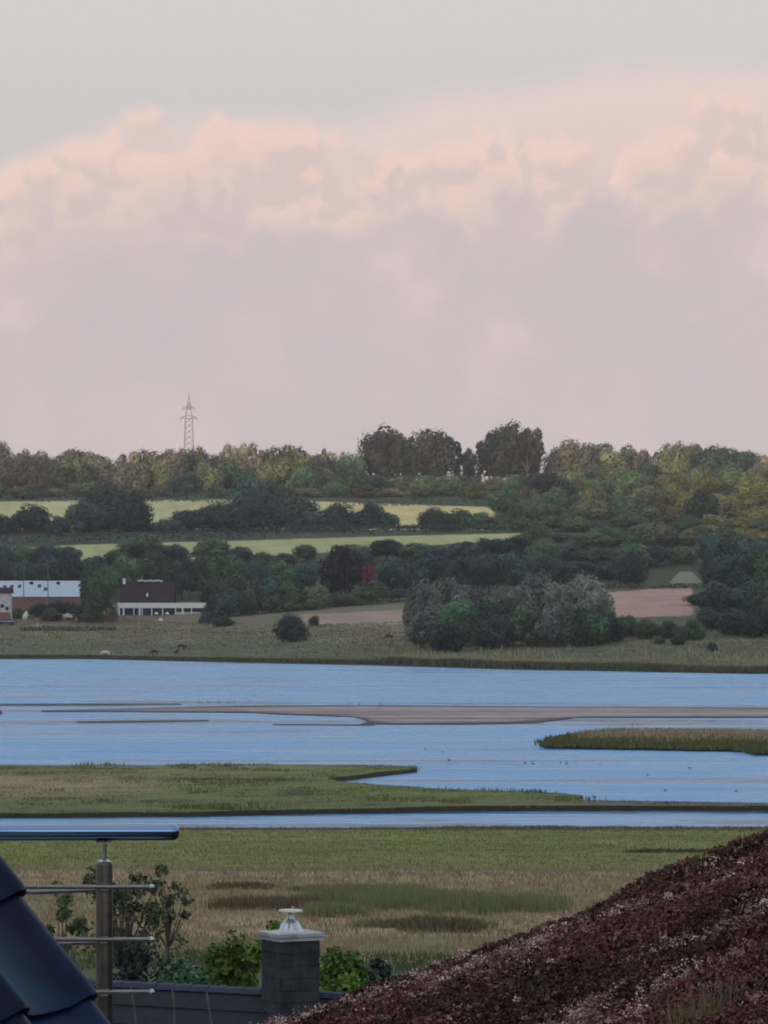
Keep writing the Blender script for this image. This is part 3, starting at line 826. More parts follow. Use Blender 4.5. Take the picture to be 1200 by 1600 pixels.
    # 4 below the lower field
    Lw = [(-2, 850, 56, 'blue', 'round'), (34, 852, 58, 'mid', 'round'), (72, 850, 52, 'blue', 'round'), (106, 854, 56, 'dark', 'round'), (150, 868, 50, 'blue', 'bush'), (184, 858, 50, 'mid', 'round'), (222, 838, 82, 'mid', 'round'), (270, 850, 56, 'dark', 'round'),
          (332, 840, 66, 'mid', 'round'), (372, 854, 52, 'blue', 'round'), (408, 862, 52, 'mid', 'round'), (444, 864, 48, 'blue', 'round'), (478, 850, 46, 'mid', 'round'), (546, 850, 50, 'mid', 'round'), (568, 862, 44, 'blue', 'round'), (604, 842, 64, 'dark', 'round'), (648, 848, 58, 'mid', 'round'), (690, 852, 54, 'blue', 'round'),
          (728, 846, 56, 'dark', 'round'), (766, 840, 56, 'blue', 'round'), (806, 836, 60, 'dark', 'round'), (560, 850, 44, 'mid', 'round')]
    row(Lw, 'along the lower edge of the lower field', 'trees below the lower pale field', (1195, 1235))
    # 5 behind and beside the houses
    Fr = [(-4, 872, 54, 'dark', 'round'), (36, 874, 56, 'blue', 'round'), (78, 872, 54, 'dark', 'round'), (116, 868, 60, 'dark', 'round'), (196, 868, 60, 'mid', 'round'), (240, 862, 64, 'mid', 'round'), (284, 872, 58, 'dark', 'round'),
          (318, 868, 62, 'mid', 'round'), (360, 866, 64, 'mid', 'round'), (400, 876, 56, 'blue', 'round'), (436, 876, 56, 'mid', 'round'), (474, 880, 50, 'blue', 'round'), (612, 876, 62, 'blue', 'round'), (648, 878, 48, 'blue', 'tall'), (684, 862, 62, 'blue', 'round'), (726, 868, 60, 'dark', 'round'), (764, 864, 60, 'dark', 'round'),
          (806, 862, 64, 'blue', 'round'), (850, 866, 60, 'dark', 'round')]
    row(Fr, 'in the belt behind the houses', 'trees behind the houses', (1110, 1140))
    Fg = [(154, 880, 66, 'mid', 'round', 1052), (340, 902, 60, 'mid', 'bush', 1085), (336, 936, 36, 'dark', 'bush', 1058), (372, 896, 64, 'mid', 'bush', 1078), (356, 926, 56, 'blue', 'bush', 1058), (386, 922, 52, 'mid', 'bush', 1060), (412, 900, 56, 'blue', 'bush', 1085), (446, 908, 50, 'mid', 'bush', 1082), (424, 930, 44, 'mid', 'bush', 1062),
          (468, 916, 38, 'light', 'cone', 1072), (498, 916, 36, 'light', 'cone', 1072), (524, 926, 34, 'mid', 'bush', 1076), (548, 930, 40, 'olive', 'bush', 1078), (580, 908, 62, 'olive', 'cone', 1082), (624, 918, 44, 'blue', 'bush', 1090), (654, 922, 40, 'blue', 'bush', 1090), (488, 936, 44, 'mid', 'bush', 1066), (456, 940, 40, 'mid', 'bush', 1064)]
    row(Fg, 'along the top of the pasture', 'garden trees along the pasture', (1060, 1090))
    tree(532, 853, 76, 1098, 'purple', 'round', 'deep purple copper beech standing out among the green trees', None, 'copper_beech')
    tree(576, 880, 32, 1096, 'red', 'bush', 'small dull red tree right beside the purple beech', None, 'red_maple')
    # 6 the wood on the right
    RW = ((1520, 745, 800, 44, 'first', ('olive', 'olive', 'sunlit', 'mid')), (1455, 766, 800, 44, 'second', ('olive', 'mid', 'sunlit', 'olive')), (1395, 786, 812, 42, 'third', ('mid', 'olive', 'mid', 'sunlit')),
          (1335, 806, 830, 44, 'fourth', ('mid', 'olive', 'mid', 'light')), (1275, 826, 842, 46, 'fifth', ('mid', 'mid', 'blue', 'olive')), (1220, 846, 846, 46, 'sixth', ('blue', 'dark', 'mid', 'dark')), (1172, 868, 880, 46, 'seventh', ('dark', 'blue', 'dark', 'dark')))
    for Y, yt, x0, st, w, ks in RW:
        it = []
        for j, x in enumerate(range(x0, 1220, st - 9)):
            xx = x + rng.uniform(-12, 12); k = ks[int(rng.integers(4))]
            if xx > 1035 and Y > 1250 and rng.random() < .8: k = 'sunlit'  # golden leaf colour painted where the low sun falls
            if xx < 960 and k == 'sunlit': k = 'olive'
            if w == 'seventh' and 1036 < xx < 1120: continue
            if w == 'sixth' and 1030 < xx < 1110: xx += 0; 
            it.append((xx, yt + rng.uniform(-11, 11), rng.uniform(54, 76), k, 'bush' if rng.random() < .6 else 'round'))
        row(it, f'in the {w} row of the right wood', 'trees of the wood on the right', (Y - 18, Y + 18))
    tree(1096, 766, 58, 1362, 'dark', 'round', 'dark round tree standing in front of the sunlit golden trees on the right', None)
    # 7 right clump by the pasture
    RC = [(1128, 836, 64, 'dark', 'tall'), (1122, 874, 54, 'dark', 'round'), (1150, 866, 76, 'blue', 'round'), (1196, 858, 80, 'mid', 'round'), (1090, 926, 50, 'dark', 'bush'), (1120, 908, 76, 'dark', 'bush'), (1164, 910, 84, 'blue', 'bush'), (1206, 904, 70, 'mid', 'bush'),
          (1108, 948, 50, 'dark', 'bush'), (1146, 950, 60, 'blue', 'bush'), (1190, 946, 66, 'dark', 'bush')]
    YY = {1128: 1010, 1122: 985, 1150: 975, 1196: 970, 1090: 950, 1120: 925, 1164: 915, 1206: 905, 1108: 888, 1146: 872, 1190: 862}
    row([t + (YY[t[0]],) for t in RC], 'in the clump right of the bare field', 'trees of the dark clump on the right', (870, 900))
    # 8 willows on the shore
    W = [(664, 906, 66, 'silver', 'willow', 905), (700, 902, 64, 'silver', 'willow', 915), (738, 914, 66, 'silver', 'willow', 905), (676, 946, 70, 'silver', 'willow', 880), (716, 938, 70, 'mid', 'willow', 872), (762, 936, 66, 'dark', 'willow', 880), (790, 930, 60, 'mid', 'willow', 885),
         (838, 892, 78, 'silver', 'willow', 900), (812, 918, 66, 'silver', 'willow', 890), (872, 912, 66, 'silver', 'willow', 890), (914, 898, 76, 'silver', 'willow', 890), (936, 920, 50, 'silver', 'willow', 880), (826, 948, 76, 'mid', 'willow', 862), (870, 946, 70, 'silver', 'willow', 856), (916, 948, 76, 'mid', 'willow', 852), (948, 958, 50, 'dark', 'willow', 860), (772, 962, 60, 'dark', 'willow', 858), (700, 972, 60, 'dark', 'willow', 856)]
    W = [(t[0], t[1], t[2] * 1.1) + t[3:] for t in W]
    row(W, 'in the shore willow clump', 'willows on the far shore', (870, 900), 'willow', 'willow')
far_trees()

def ground_at(px, py, lo=735, hi=1140):
    Ys = np.linspace(lo, hi, 1600); X = (px - 600) / F * Ys
    p = HY + F * (EYE - Hs(X, Ys)) / Ys
    ok = (Hs(X, Ys) > .1)
    i = np.argmin(np.abs(p - py) + np.where(ok, 0, 1e3))
    return float(X[i]), float(Ys[i]), float(Hs(X[i], Ys[i]))

def bushes():
    for px, yt, w, yb, k, lab in ((455, 957, 62, 1002, 'dark', 'large dark thorn bush standing alone on the pasture'), (490, 961, 18, 978, 'dark', 'small dark round bush right of the large thorn bush'),
                                  (1031, 996, 20, 1006, 'dark', 'small low dark bush left of a taller one below the bare field'), (1060, 990, 26, 1008, 'dark', 'dark round bush at the top of the right hand pasture'),
                                  (1113, 1002, 17, 1018, 'dark', 'little dark bush alone in the pale reeds on the right'), (978, 960, 44, 996, 'mid', 'grey green bush at the left foot of the bare field'),
                                  (1012, 966, 44, 998, 'olive', 'olive bush under the middle of the bare field'), (1046, 968, 40, 998, 'mid', 'grey green bush under the right end of the bare field'),
                                  (1084, 966, 44, 1000, 'mid', 'grey green bush left of the right hand dark clump'), (350, 962, 40, 978, 'dark', 'low dark bush right of the white veranda'), (322, 955, 24, 974, 'dark', 'dark bush covering the right end of the white veranda'),
                                  (98, 938, 60, 962, 'dark', 'dark bush in front of the red brick barn wall'), (62, 940, 36, 964, 'dark', 'smaller dark bush left of another before the barn'), (128, 944, 44, 968, 'dark', 'dark bush before the right end of the barn'), (30, 948, 30, 966, 'olive', 'low olive bush before the left end of the barn'), (80, 950, 40, 970, 'olive', 'low brownish bush in front of the barn bushes'), (142, 952, 34, 972, 'olive', 'low olive bush right of the tiny dark shed')):
        X, Y, z = ground_at(px, yb)
        tree(px, yt, w, Y, k, 'bush', lab, None, 'bush', cat='bush')
bushes()

def hedge(px0, px1, Y, hgt, kind, label, wid=2.5, dens=14):
    X0, X1 = (px0 - 600) / F * Y, (px1 - 600) / F * Y
    n = int((X1 - X0) * dens)
    x = rng.uniform(X0, X1, n); y = Y + rng.uniform(-1, 1, n) * wid / 2
    hh = hgt * (.75 + .5 * fbm(x, y, 5, 13))
    z = rng.uniform(0, 1, n) ** .7 * hh
    nrm = np.stack([rng.normal(0, .5, n), (y - Y) + rng.normal(0, .6, n), z / hgt + rng.normal(0, .4, n)], -1)
    V, Fq = leaf_quads(np.stack([x, y, Hs(x, y) + z], -1), nrm, .42)
    me = mesh_np('hedge', V, Fq, LEAF[kind], tint=np.repeat(rng.uniform(.1, .9, n), 4))
    tag(link('hedge', me), label, 'hedge')
hedge(-30, 362, 1512, 4.2, 'dark', 'long dark hedge along the top of the upper field on the left')
hedge(-40, 860, 1662, 7.0, 'hazy', 'dark scrubby undergrowth along the foot of the skyline trees', 6, 26)
hedge(-30, 420, 1312, 3.2, 'dark', 'dark hedge along the top of the lower field, left half', 3, 20)
hedge(424, 830, 1332, 3.0, 'dark', 'dark hedge along the top of the lower field, right half', 3, 20)
hedge(545, 790, 1490, 2.4, 'dark', 'dark hedge along the top of the yellow field in the middle')
hedge(30, 180, 1028, 1.0, 'olive', 'low scrubby hedge along the fence below the barn', 1.6, 20)
hedge(925, 1095, 1142, 1.4, 'olive', 'thin brown green hedge along the top of the bare field', 1.5, 16)
hedge(360, 660, 1082, 1.3, 'olive', 'low hedge between the garden trees and the pasture', 2, 14)

# ------------------------------------------------------------------ buildings
M_BRICK = mat('red_brick', (.21, .10, .085), .85, vscale=2)
M_WHITE = mat('white_paint', (.74, .72, .70), .6, var=.05)
M_METAL = mat('pale_metal_roof', (.36, .44, .54), .45, var=.08, spec=.5)
M_DARKROOF = mat('dark_tile_roof', (.034, .021, .028), .8, spec=.1, vscale=1.5)
M_GLASS = mat('window_glass', (.02, .022, .028), .12, var=.1)
M_SAGE = mat('weathered_roof', (.20, .21, .165), .8)
M_GREY = mat('grey_metal', (.13, .135, .14), .6)
M_WOOD = mat('grey_wood', (.22, .19, .16), .85)
M_TARP = mat('pale_cover', (.48, .46, .44), .7)
M_RUBBER = mat('rubber', (.012, .012, .013), .8)

def gable_roof(b, x0, x1, y0, y1, ze, zr, t=.18, over=.4):
    """ridge along x"""
    ym = (y0 + y1) / 2; s = (zr - ze) / (ym - y0)
    a0, a1 = x0 - over, x1 + over; e = over
    def quad(ya, za, yb, zb):
        V = [(a0, ya, za), (a1, ya, za), (a1, yb, zb), (a0, yb, zb)]
        V += [(x, y, z + t) for x, y, z in V]
        b.add(V, [(0, 3, 2, 1), (4, 5, 6, 7), (0, 1, 5, 4), (1, 2, 6, 5), (2, 3, 7, 6), (3, 0, 4, 7)])
    quad(y0 - e, ze - e * s, ym, zr); quad(ym, zr, y1 + e, ze - e * s)
    return b
def gable_wall(b, x0, x1, y0, y1, z0, ze, zr):
    ym = (y0 + y1) / 2; V = []
    for x in (x0, x1): V += [(x, y0, z0), (x, y1, z0), (x, y1, ze), (x, ym, zr), (x, y0, ze)]
    return b.add(V, [(0, 1, 2, 3, 4)[::-1], (5, 6, 7, 8, 9), (0, 4, 9, 5), (1, 6, 7, 2), (4, 3, 8, 9), (3, 2, 7, 8)])

def buildings():
    # barn
    Y = 1080.0; k = Y / F
    X0, X1 = (-40 - 600) * k, (123 - 600) * k; zb = H(-90, Y) - 2.5
    ze = EYE + (HY - 931) * k; zr = EYE + (HY - 908) * k
    r = thing('barn', 'long red brick barn under a pale shiny metal roof at the left edge', 'barn', ((X0 + X1) / 2, Y + 5, zb))
    hx = (X1 - X0) / 2; E_, Rr = ze - zb, zr - zb
    gable_wall(MB(), -hx, hx, -5, 5, 0, E_, Rr - .05).obj('wall', M_BRICK, r)
    gable_roof(MB(), -hx, hx, -5, 5, E_ + .02, Rr, .12).obj('roof', M_METAL, r)
    s = (Rr - E_) / 5
    for px, u in ((6, .55), (17, .58), (29, .60), (70, .40), (60, .62)):
        b = MB(); x = (px - 600) * k - (X0 + X1) / 2; y = -5 + 5 * u; z = E_ + s * 5 * u + .19
        h = .5; b.add([(x - .5, y - h, z - h * s), (x + .5, y - h, z - h * s), (x + .5, y + h, z + h * s), (x - .5, y + h, z + h * s)] + [(x + a, y + c, z + c * s + .1) for a, c in ((-.5, -h), (.5, -h), (.5, h), (-.5, h))],
                       [(4, 5, 6, 7), (0, 1, 5, 4), (1, 2, 6, 5), (2, 3, 7, 6), (3, 0, 4, 7)])
        b.obj('skylight', M_GLASS, r)
    for px in (47, 89):
        x = (px - 600) * k - (X0 + X1) / 2
        MB().lathe([(.6, 0), (.6, .3), (.45, .55), (.2, .7), (.02, .75)], (x, -.9, Rr - .8), 12).obj('roof_vent', M_DARKROOF, r, True)
    # white gabled house left
    Y = 1056.0; k = Y / F; zb = H(-100, Y) - .3
    Xc = (4 - 600) * k
    r = thing('house', 'small white walled house with an arched dark roof before the barn', 'house', (Xc, Y, zb))
    gable_wall(MB(), -2.4, 2.4, -2.6, 2.6, 0, EYE + (HY - 926) * k - zb, EYE + (HY - 920) * k - zb).obj('wall', M_TARP, r)
    gable_roof(MB(), -2.4, 2.4, -2.6, 2.6, EYE + (HY - 926) * k - zb + .02, EYE + (HY - 919) * k - zb, .2).obj('roof', M_DARKROOF, r)
    for x, zz in ((.2, 4.7), (1.5, 4.0), (-1.5, 4.6)):
        w = MB().box((x, -2.62, zz), (.9, .10, .9)).obj('window', M_DARKROOF, r)
        MB().box((x, -2.68, zz), (.7, .06, .7)).obj('pane', M_GLASS, w)
    MB().box((0, -2.63, 1.5), (4.8, .12, 2.9)).obj('plinth', M_BRICK, r)
    # house with the veranda
    Y = 1076.0; k = Y / F; X0, X1 = (190 - 600) * k, (270 - 600) * k; zb = H(-66, Y - 8) - 1.0
    r = thing('house', 'dark roofed house behind a long low white veranda', 'house', ((X0 + X1) / 2, Y + 5, zb))
    hx = (X1 - X0) / 2; E_ = EYE + (HY - 943) * k - zb; Rr = EYE + (HY - 909) * k - zb
    gable_wall(MB(), -hx, hx, -4.5, 4.5, 0, E_, Rr - .05).obj('wall', M_BRICK, r)
    gable_roof(MB(), -hx, hx, -4.5, 4.5, E_ + .02, Rr, .2, .5).obj('roof', M_DARKROOF, r)
    rc = MB()
    for j in range(9):
        x = -hx + 4.6 + j * .78; rc.box((x, .0, Rr + .32 + .12 * math.sin(j * 2.1)), (.72, .5, .34))
    rc.obj('ridge_cap', M_WHITE, r)  # cap made white to carry the pale reflection along the ridge
    MB().box((-hx + .4, -.3, Rr + .1), (.7, .7, 1.5)).box((-hx + .4, -.3, Rr + .9), (.85, .85, .16)).obj('chimney', M_WHITE, r)
    sl = (Rr - E_) / 4.5; y = -2.9; z = E_ + sl * (y + 4.5) + .28
    MB().add([(-.4, y - .35, z - .35 * sl), (.2, y - .35, z - .35 * sl), (.2, y + .35, z + .35 * sl), (-.4, y + .35, z + .35 * sl)], [(0, 1, 2, 3)]).obj('skylight', M_METAL, r)
    # veranda joined to the house front
    vx0 = (184 - 600) * k - (X0 + X1) / 2; vx1 = (322 - 600) * k - (X0 + X1) / 2; vz = EYE + (HY - 963) * k - zb
    f1 = EYE + (HY - 942) * k - zb; f0 = EYE + (HY - 950) * k - zb
    MB().box(((vx0 + vx1) / 2, -6.2, (f0 + f1) / 2), (vx1 - vx0, 3.2, f1 - f0)).obj('veranda_roof', M_WHITE, r)
    MB().box(((vx0 + vx1) / 2, -5.6, (f0 + vz) / 2 - .6), (vx1 - vx0 - .4, 1.9, f0 - vz + 1.1)).obj('veranda_wall', M_GLASS, r)
    for px in (187, 194, 210, 219, 223, 238, 255, 275, 286, 300, 318):
        x = (px - 600) * k - (X0 + X1) / 2; MB().box((x, -7.55, (f0 + vz) / 2 - .2), (.5 if px in (187, 194, 219, 286) else .28, .28, f0 - vz + .4)).obj('veranda_post', M_WHITE, r)
    MB().box(((275 - 600) * k - (X0 + X1) / 2 + 3.5, -7.45, vz + .75), (7.0, .1, 1.0)).obj('railing_panel', M_TARP, r)
    MB().box(((226 - 600) * k - (X0 + X1) / 2, -7.45, vz - .85), (15.0, .2, 2.4)).obj('base_wall', M_BRICK, r)
    # brick garden wall left of it
    X, Yw, z = ground_at(162, 972)
    w = thing('garden_wall', 'weathered brick garden wall left of the veranda', 'wall', (X, Yw, z))
    b = MB()
    for j in range(8): b.box((-4.2 + j * 1.1, 0, 1.1 + .5 * (j % 3 == 0) - .3 * (j == 4)), (1.09, .35, 2.4 + 1.0 * (j % 3 == 0)))
    b.obj('wall_panel', M_BRICK, w); MB().box((-.3, 0, 2.36), (8.9, .5, .12)).obj('coping', M_WOOD, w)
    # pale hipped house right
    Y = 1158.0; k = Y / F; Xc = (1073 - 600) * k; zb = H(Xc, Y) - .4
    r = thing('house', 'low house with a pale sage hipped roof above the bare field', 'house', (Xc, Y + 3, zb))
    zt = EYE + (HY - 893) * k - zb; ze = EYE + (HY - 911) * k - zb
    a, b_, c_ = 4.9, 3.4, 1.8
    MB().add([(-a, -b_, ze), (a, -b_, ze), (a, b_, ze), (-a, b_, ze), (-c_, 0, zt), (c_, 0, zt)], [(0, 1, 5, 4), (1, 2, 5), (2, 3, 4, 5), (3, 0, 4), (3, 2, 1, 0)]).obj('roof', M_SAGE, r)
    MB().box((0, 0, ze / 2), (a * 2 - .8, b_ * 2 - .8, ze - .02)).obj('wall', M_TARP, r)
    for x in (-2.4, 2.2):
        w = MB().box((x, -b_ + .38, ze * .55), (1.2, .1, .9)).obj('window', M_WHITE, r); MB().box((x, -b_ + .31, ze * .55), (1.0, .06, .7)).obj('pane', M_GLASS, w)
    # white cottage half hidden by trees
    Xc = (982 - 600) * k; zb = H(Xc, Y) - .4; zt = EYE + (HY - 899) * k - zb; ze = EYE + (HY - 906) * k - zb
    r = thing('cottage', 'little white gabled cottage in front of the dark wood', 'house', (Xc, Y + 4, zb), R(62))
    gable_wall(MB(), -2.2, 2.2, -1.0, 1.0, 0, ze - .3, zt - .5).obj('wall', M_TARP, r)
    gable_roof(MB(), -2.2, 2.2, -1.0, 1.0, ze - .28, zt - .45, .1, .25).obj('roof', M_SAGE, r)
    w = MB().box((-2.22, 0, ze * .6), (.1, .8, .8)).obj('window', M_GLASS, r)
buildings()

def street_bits():
    for px, y0, lab in ((37, 888, 'shorter grey street lamp rising behind the barn roof, nearer the left edge'), (75, 883, 'taller grey street lamp rising behind the barn roof')):
        Y = 1072; X = (px - 600) / F * Y; z = H(X, Y); h = EYE + (HY - y0) / F * Y - z
        r = thing('street_lamp', lab, 'street lamp', (X, Y, z), 0, 'street lamps behind the barn')
        MB().tube([(0, 0, 0), (0, 0, h * .5), (0, 0, h)], [.16, .13, .11], 8).obj('pole', M_GREY, r)
        MB().box((-.5, 0, h + .02), (1.3, .3, .16)).obj('lamp_head', M_GREY, r)
    # dark car
    X, Y, z = ground_at(9, 977)
    r = thing('parked_car', 'dark blue car parked below the barn at the left edge', 'car', (X, Y, z))
    M_CAR = mat('car_paint', (.02, .022, .06), .3, var=.05, coat=.6)
    prof = [(-2.15, .35), (-2.2, .75), (-2.1, .98), (-1.45, 1.06), (-.75, 1.52), (.95, 1.54), (1.6, 1.08), (2.1, .98), (2.2, .7), (2.15, .35)]
    V = []
    for sgn in (-1, 1):
        for x, zz in prof: V.append((x, sgn * (.86 if zz < 1.1 else .68), zz))
    n = len(prof)
    MB().add(V, [tuple(range(n)), tuple(range(2 * n - 1, n - 1, -1))] + [(i, i + n, (i + 1) % n + n, (i + 1) % n) for i in range(n)]).obj('body', M_CAR, r)
    MB().add([(-1.2, -.83, 1.12), (-.68, -.74, 1.44), (.85, -.74, 1.45), (1.3, -.83, 1.12)], [(0, 1, 2, 3)]).obj('side_window', M_GLASS, r)
    MB().box((0, -.9, .86), (4.1, .05, .14)).obj('side_trim', M_TARP, r)
    for sx in (-1.35, 1.35):
        for sy in (-.78, .78):
            MB().tube([(sx, sy - .1, .33), (sx, sy + .1, .33)], .33, 16).obj('wheel', M_RUBBER, r)
    for sy in (-.6, .6): MB().box((2.19, sy, .78), (.06, .3, .14)).obj('headlight', M_WHITE, r)
    r.scale = (1.12, 1.1, 1.3)
    # leaning white board, covered trailer, shed
    X, Y, z = ground_at(38, 968)
    r = thing('dinghy', 'small white dinghy propped upright right of the dark car', 'boat', (X, Y, z), R(10))
    V = []
    for i in range(7):
        t = i / 6; w = .75 * math.sin(math.pi * (.25 + .75 * t) * .95) ; V += [(-w, .0, 2.3 * t), (0, -.45 * math.sin(math.pi * min(1, t + .15)), 2.3 * t + .02), (w, 0, 2.3 * t)]
    b = MB(); b.add([(x * (1 - .0) + .25 * zz, y, zz) for x, y, zz in V], [(3 * i + j, 3 * i + j + 1, 3 * i + j + 4, 3 * i + j + 3) for i in range(6) for j in range(2)])
    b.obj('hull', M_WHITE, r); MB().box((.3, .03, .6), (.9, .06, .12)).obj('thwart', M_WOOD, r)
    X, Y, z = ground_at(104, 969)
    r = thing('trailer', 'flat trailer under a pale sagging cover below the barn', 'trailer', (X, Y, z))
    V = []; nx = 9
    for i in range(nx):
        x = -2.6 + 5.2 * i / (nx - 1); hh = 1.55 + .22 * math.sin(i * 1.7)
        V += [(x, -.9, .75), (x, -.8, hh), (x, 0, hh + .2), (x, .8, hh), (x, .9, .75)]
    Fc = [(5 * i + j, 5 * i + j + 1, 5 * i + j + 6, 5 * i + j + 5) for i in range(nx - 1) for j in range(4)] + [(0, 1, 2, 3, 4), tuple(5 * nx - 5 + j for j in range(5))[::-1]]
    MB().add(V, Fc).obj('cover', M_TARP, r)
    MB().box((0, 0, .66), (5.4, 1.8, .16)).box((3.2, 0, .6), (1.2, .12, .1)).obj('chassis', M_GREY, r)
    for sy in (-.85, .85): MB().tube([(.3, sy - .1, .36), (.3, sy + .1, .36)], .36, 14).obj('wheel', M_RUBBER, r)
    X, Y, z = ground_at(119, 972)
    r = thing('garden_shed', 'tiny dark wooden shed at the right end of the trailer', 'shed', (X, Y, z))
    gable_wall(MB(), -.8, .8, -.8, .8, 0, 1.5, 1.9).obj('wall', M_DARKROOF, r); gable_roof(MB(), -.8, .8, -.8, .8, 1.52, 1.95, .06, .15).obj('roof', M_DARKROOF, r)
    MB().box((0, -.82, .7), (.7, .06, 1.3)).obj('door', M_WOOD, r)
    # fence
    X0, Y0, z0 = ground_at(-20, 983); X1, Y1, z1 = ground_at(182, 978)
    r = thing('pasture_fence', 'post and wire fence along the top of the pasture below the barn', 'fence', (X0, Y0, z0))
    n = 14; pts = []
    for i in range(n):
        t = i / (n - 1); x = X0 + (X1 - X0) * t; y = Y0 + (Y1 - Y0) * t; z = H(x, y) - z0
        big = (i == 5)
        MB().box((x - X0, y - Y0, z + (.75 if big else .5)), (.32 if big else .16, .2, 1.7 if big else 1.3)).obj('post', M_TARP if big else M_WOOD, r); pts.append((x - X0, y - Y0, z))
    for hz in (.45, .95): MB().tube([(a, b - .1, c + hz) for a, b, c in pts], .05, 5).obj('rail', M_WOOD, r)
    for (px, py, s, lab) in ((247, 963, 1.0, 'left white garden parasol of the pair before the veranda'), (264, 963, 1.05, 'right white garden parasol of the pair before the veranda'), (251, 973, 1.2, 'white garden parasol standing lowest, below the veranda pair')):
        X, Y, z = ground_at(px, py + 2)
        r = thing('garden_parasol', lab, 'parasol', (X, Y - (8 if py < 970 else 0), z), 0, 'white garden parasols')
        MB().lathe([(.5 * s, .95), (.52 * s, 1.05), (.42 * s, 1.3), (.2 * s, 1.5), (.02, 1.6)], n=10).obj('canopy', M_WHITE, r, True); MB().tube([(0, 0, 0), (0, 0, 1.1)], .04, 6).obj('pole', M_WOOD, r)
street_bits()

# ------------------------------------------------------------------ pylon
def pylon():
    Y = 2000.0; k = Y / F; X = (295 - 600) * k; zb = H(X, Y)
    T = lambda y: EYE + (HY - y) * k - zb
    M = mat('pylon_steel', (.24, .24, .27), .8)
    r = thing('electricity_pylon', 'tall slim lattice pylon with two crossarms above the skyline trees', 'pylon', (X, Y, zb))
    lev = [(0, 3.4), (T(735), 2.7), (T(700), 2.35), (T(680), 2.15), (T(665), 2.0), (T(652), 1.8), (T(640), 1.1), (T(628), .6)]
    b = MB()
    for sx in (-1, 1):
        for sy in (-1, 1): b.tube([(sx * w, sy * w, z) for z, w in lev], .2, 5)
    zz = np.linspace(0, T(652), 16)
    W = lambda z: float(np.interp(z, [l[0] for l in lev], [l[1] for l in lev]))
    for i in range(15):
        a, c = W(zz[i]), W(zz[i + 1])
        for s in (-1, 1):
            b.tube([(-a, s * a, zz[i]), (c, s * c, zz[i + 1])], .11, 4); b.tube([(a, s * a, zz[i]), (-c, s * c, zz[i + 1])], .11, 4)
            b.tube([(s * a, -a, zz[i]), (s * c, c, zz[i + 1])], .11, 4); b.tube([(s * a, a, zz[i]), (s * c, -c, zz[i + 1])], .11, 4)
    b.obj('mast', M, r)
    b = MB(); b.tube([(0, 0, T(640)), (0, 0, T(626)), (0, 0, T(612))], [.75, .5, .15], 8); b.obj('earth_peak', M, r)
    for y, hw, dr in ((637, 3.3, 1.6), (652, 4.4, 1.8)):
        b = MB(); z = T(y)
        for s in (-1, 1):
            b.tube([(0, 0, z + 1.0), (s * hw * .55, 0, z + .5), (s * hw, 0, z - .3)], .26, 5); b.tube([(0, 0, z - .7), (s * hw, 0, z - .4)], .22, 5)
            for t in (.3, .6): b.tube([(s * hw * t, 0, z + .7 - t * .6), (s * hw * (t + .15), 0, z - .6)], .12, 4)
        a = b.obj('crossarm', M, r)
        for s in (-1, 1): MB().tube([(s * hw, 0, z - .4), (s * hw, 0, z - .4 - dr)], [.3, .22], 6).obj('insulator', M, a)
pylon()

# ------------------------------------------------------------------ animals
def skin(name, verts, edges, radii, m):
    me = bpy.data.meshes.new(name); me.from_pydata(verts, edges, [])
    o = bpy.data.objects.new(name, me); C.objects.link(o)
    md = o.modifiers.new('s', 'SKIN'); md.use_smooth_shade = True
    for i, rr in enumerate(radii):
        v = me.skin_vertices[0].data[i]; v.radius = rr if isinstance(rr, tuple) else (rr, rr); v.use_root = (i == 0)
    o.modifiers.new('d', 'SUBSURF').levels = 1
    dg = bpy.context.evaluated_depsgraph_get()
    out = bpy.data.meshes.new_from_object(o.evaluated_get(dg)); out.name = name
    bpy.data.objects.remove(o)
    out.materials.clear(); out.materials.append(m)
    return out
M_COWB = mat('black_hide', (.010, .009, .010), .6, var=.1); M_COWW = mat('white_hide', (.62, .58, .52), .8, var=.06)
def cow_mesh(m, graze):
    v = [(-.75, 0, 1.05), (-.35, 0, 1.02), (.15, 0, 1.0), (.55, 0, 1.08), (.85, 0, 1.2 if not graze else 1.0), (1.1, 0, 1.42 if not graze else .62), (1.32, 0, 1.34 if not graze else .34), (1.5, 0, 1.2 if not graze else .14)]
    e = [(i, i + 1) for i in range(7)]; r = [.30, .36, .38, .33, .22, .16, .13, .09]
    for x, a in ((-.7, 0), (.5, 3)):
        for s in (-1, 1):
            b = len(v); kx = x - .12 if a == 0 else x + .03
            v += [(x, s * .2, .78), (kx, s * .21, .45), (x - .02, s * .21, .22), (x, s * .21, .03)]; e += [(a, b), (b, b + 1), (b + 1, b + 2), (b + 2, b + 3)]; r += [.17, .09, .06, .075]
    b = len(v); v += [(-1.02, 0, .95), (-1.05, 0, .5)]; e += [(0, b), (b, b + 1)]; r += [.05, .03]
    for s in (-1, 1):
        b = len(v); h = v[5]; v += [(h[0] - .02, s * .25, h[2] + .08)]; e += [(5, b)]; r += [.05]
    return skin('body', v, e, r, m)
def cows():
    mw = cow_mesh(M_COWW, True); mb = cow_mesh(M_COWB, True); mb2 = cow_mesh(M_COWB, False)
    for px, py, me, rz, s, lab in ((165, 1026, mw, 170, 1.05, 'white cow grazing at the edge of the far shore'), (241, 1023, mb, 200, .9, 'black cow grazing on the pasture right of the white cow'), (275, 1023, mb2, 60, .85, 'black cow turned away, lower one of the close pair on the pasture'),
                                   (284, 1015, mb, 10, 1.0, 'black cow standing just above another one on the pasture'), (608, 999, mb, 185, .9, 'lone black cow left of the shore willows')):
        X, Y, z = ground_at(px, py)
        o = link('cow', me, None, (X, Y, z), R(rz), (s, s, s)); tag(o, lab, 'cow', 'cows on the far pasture')
cows()

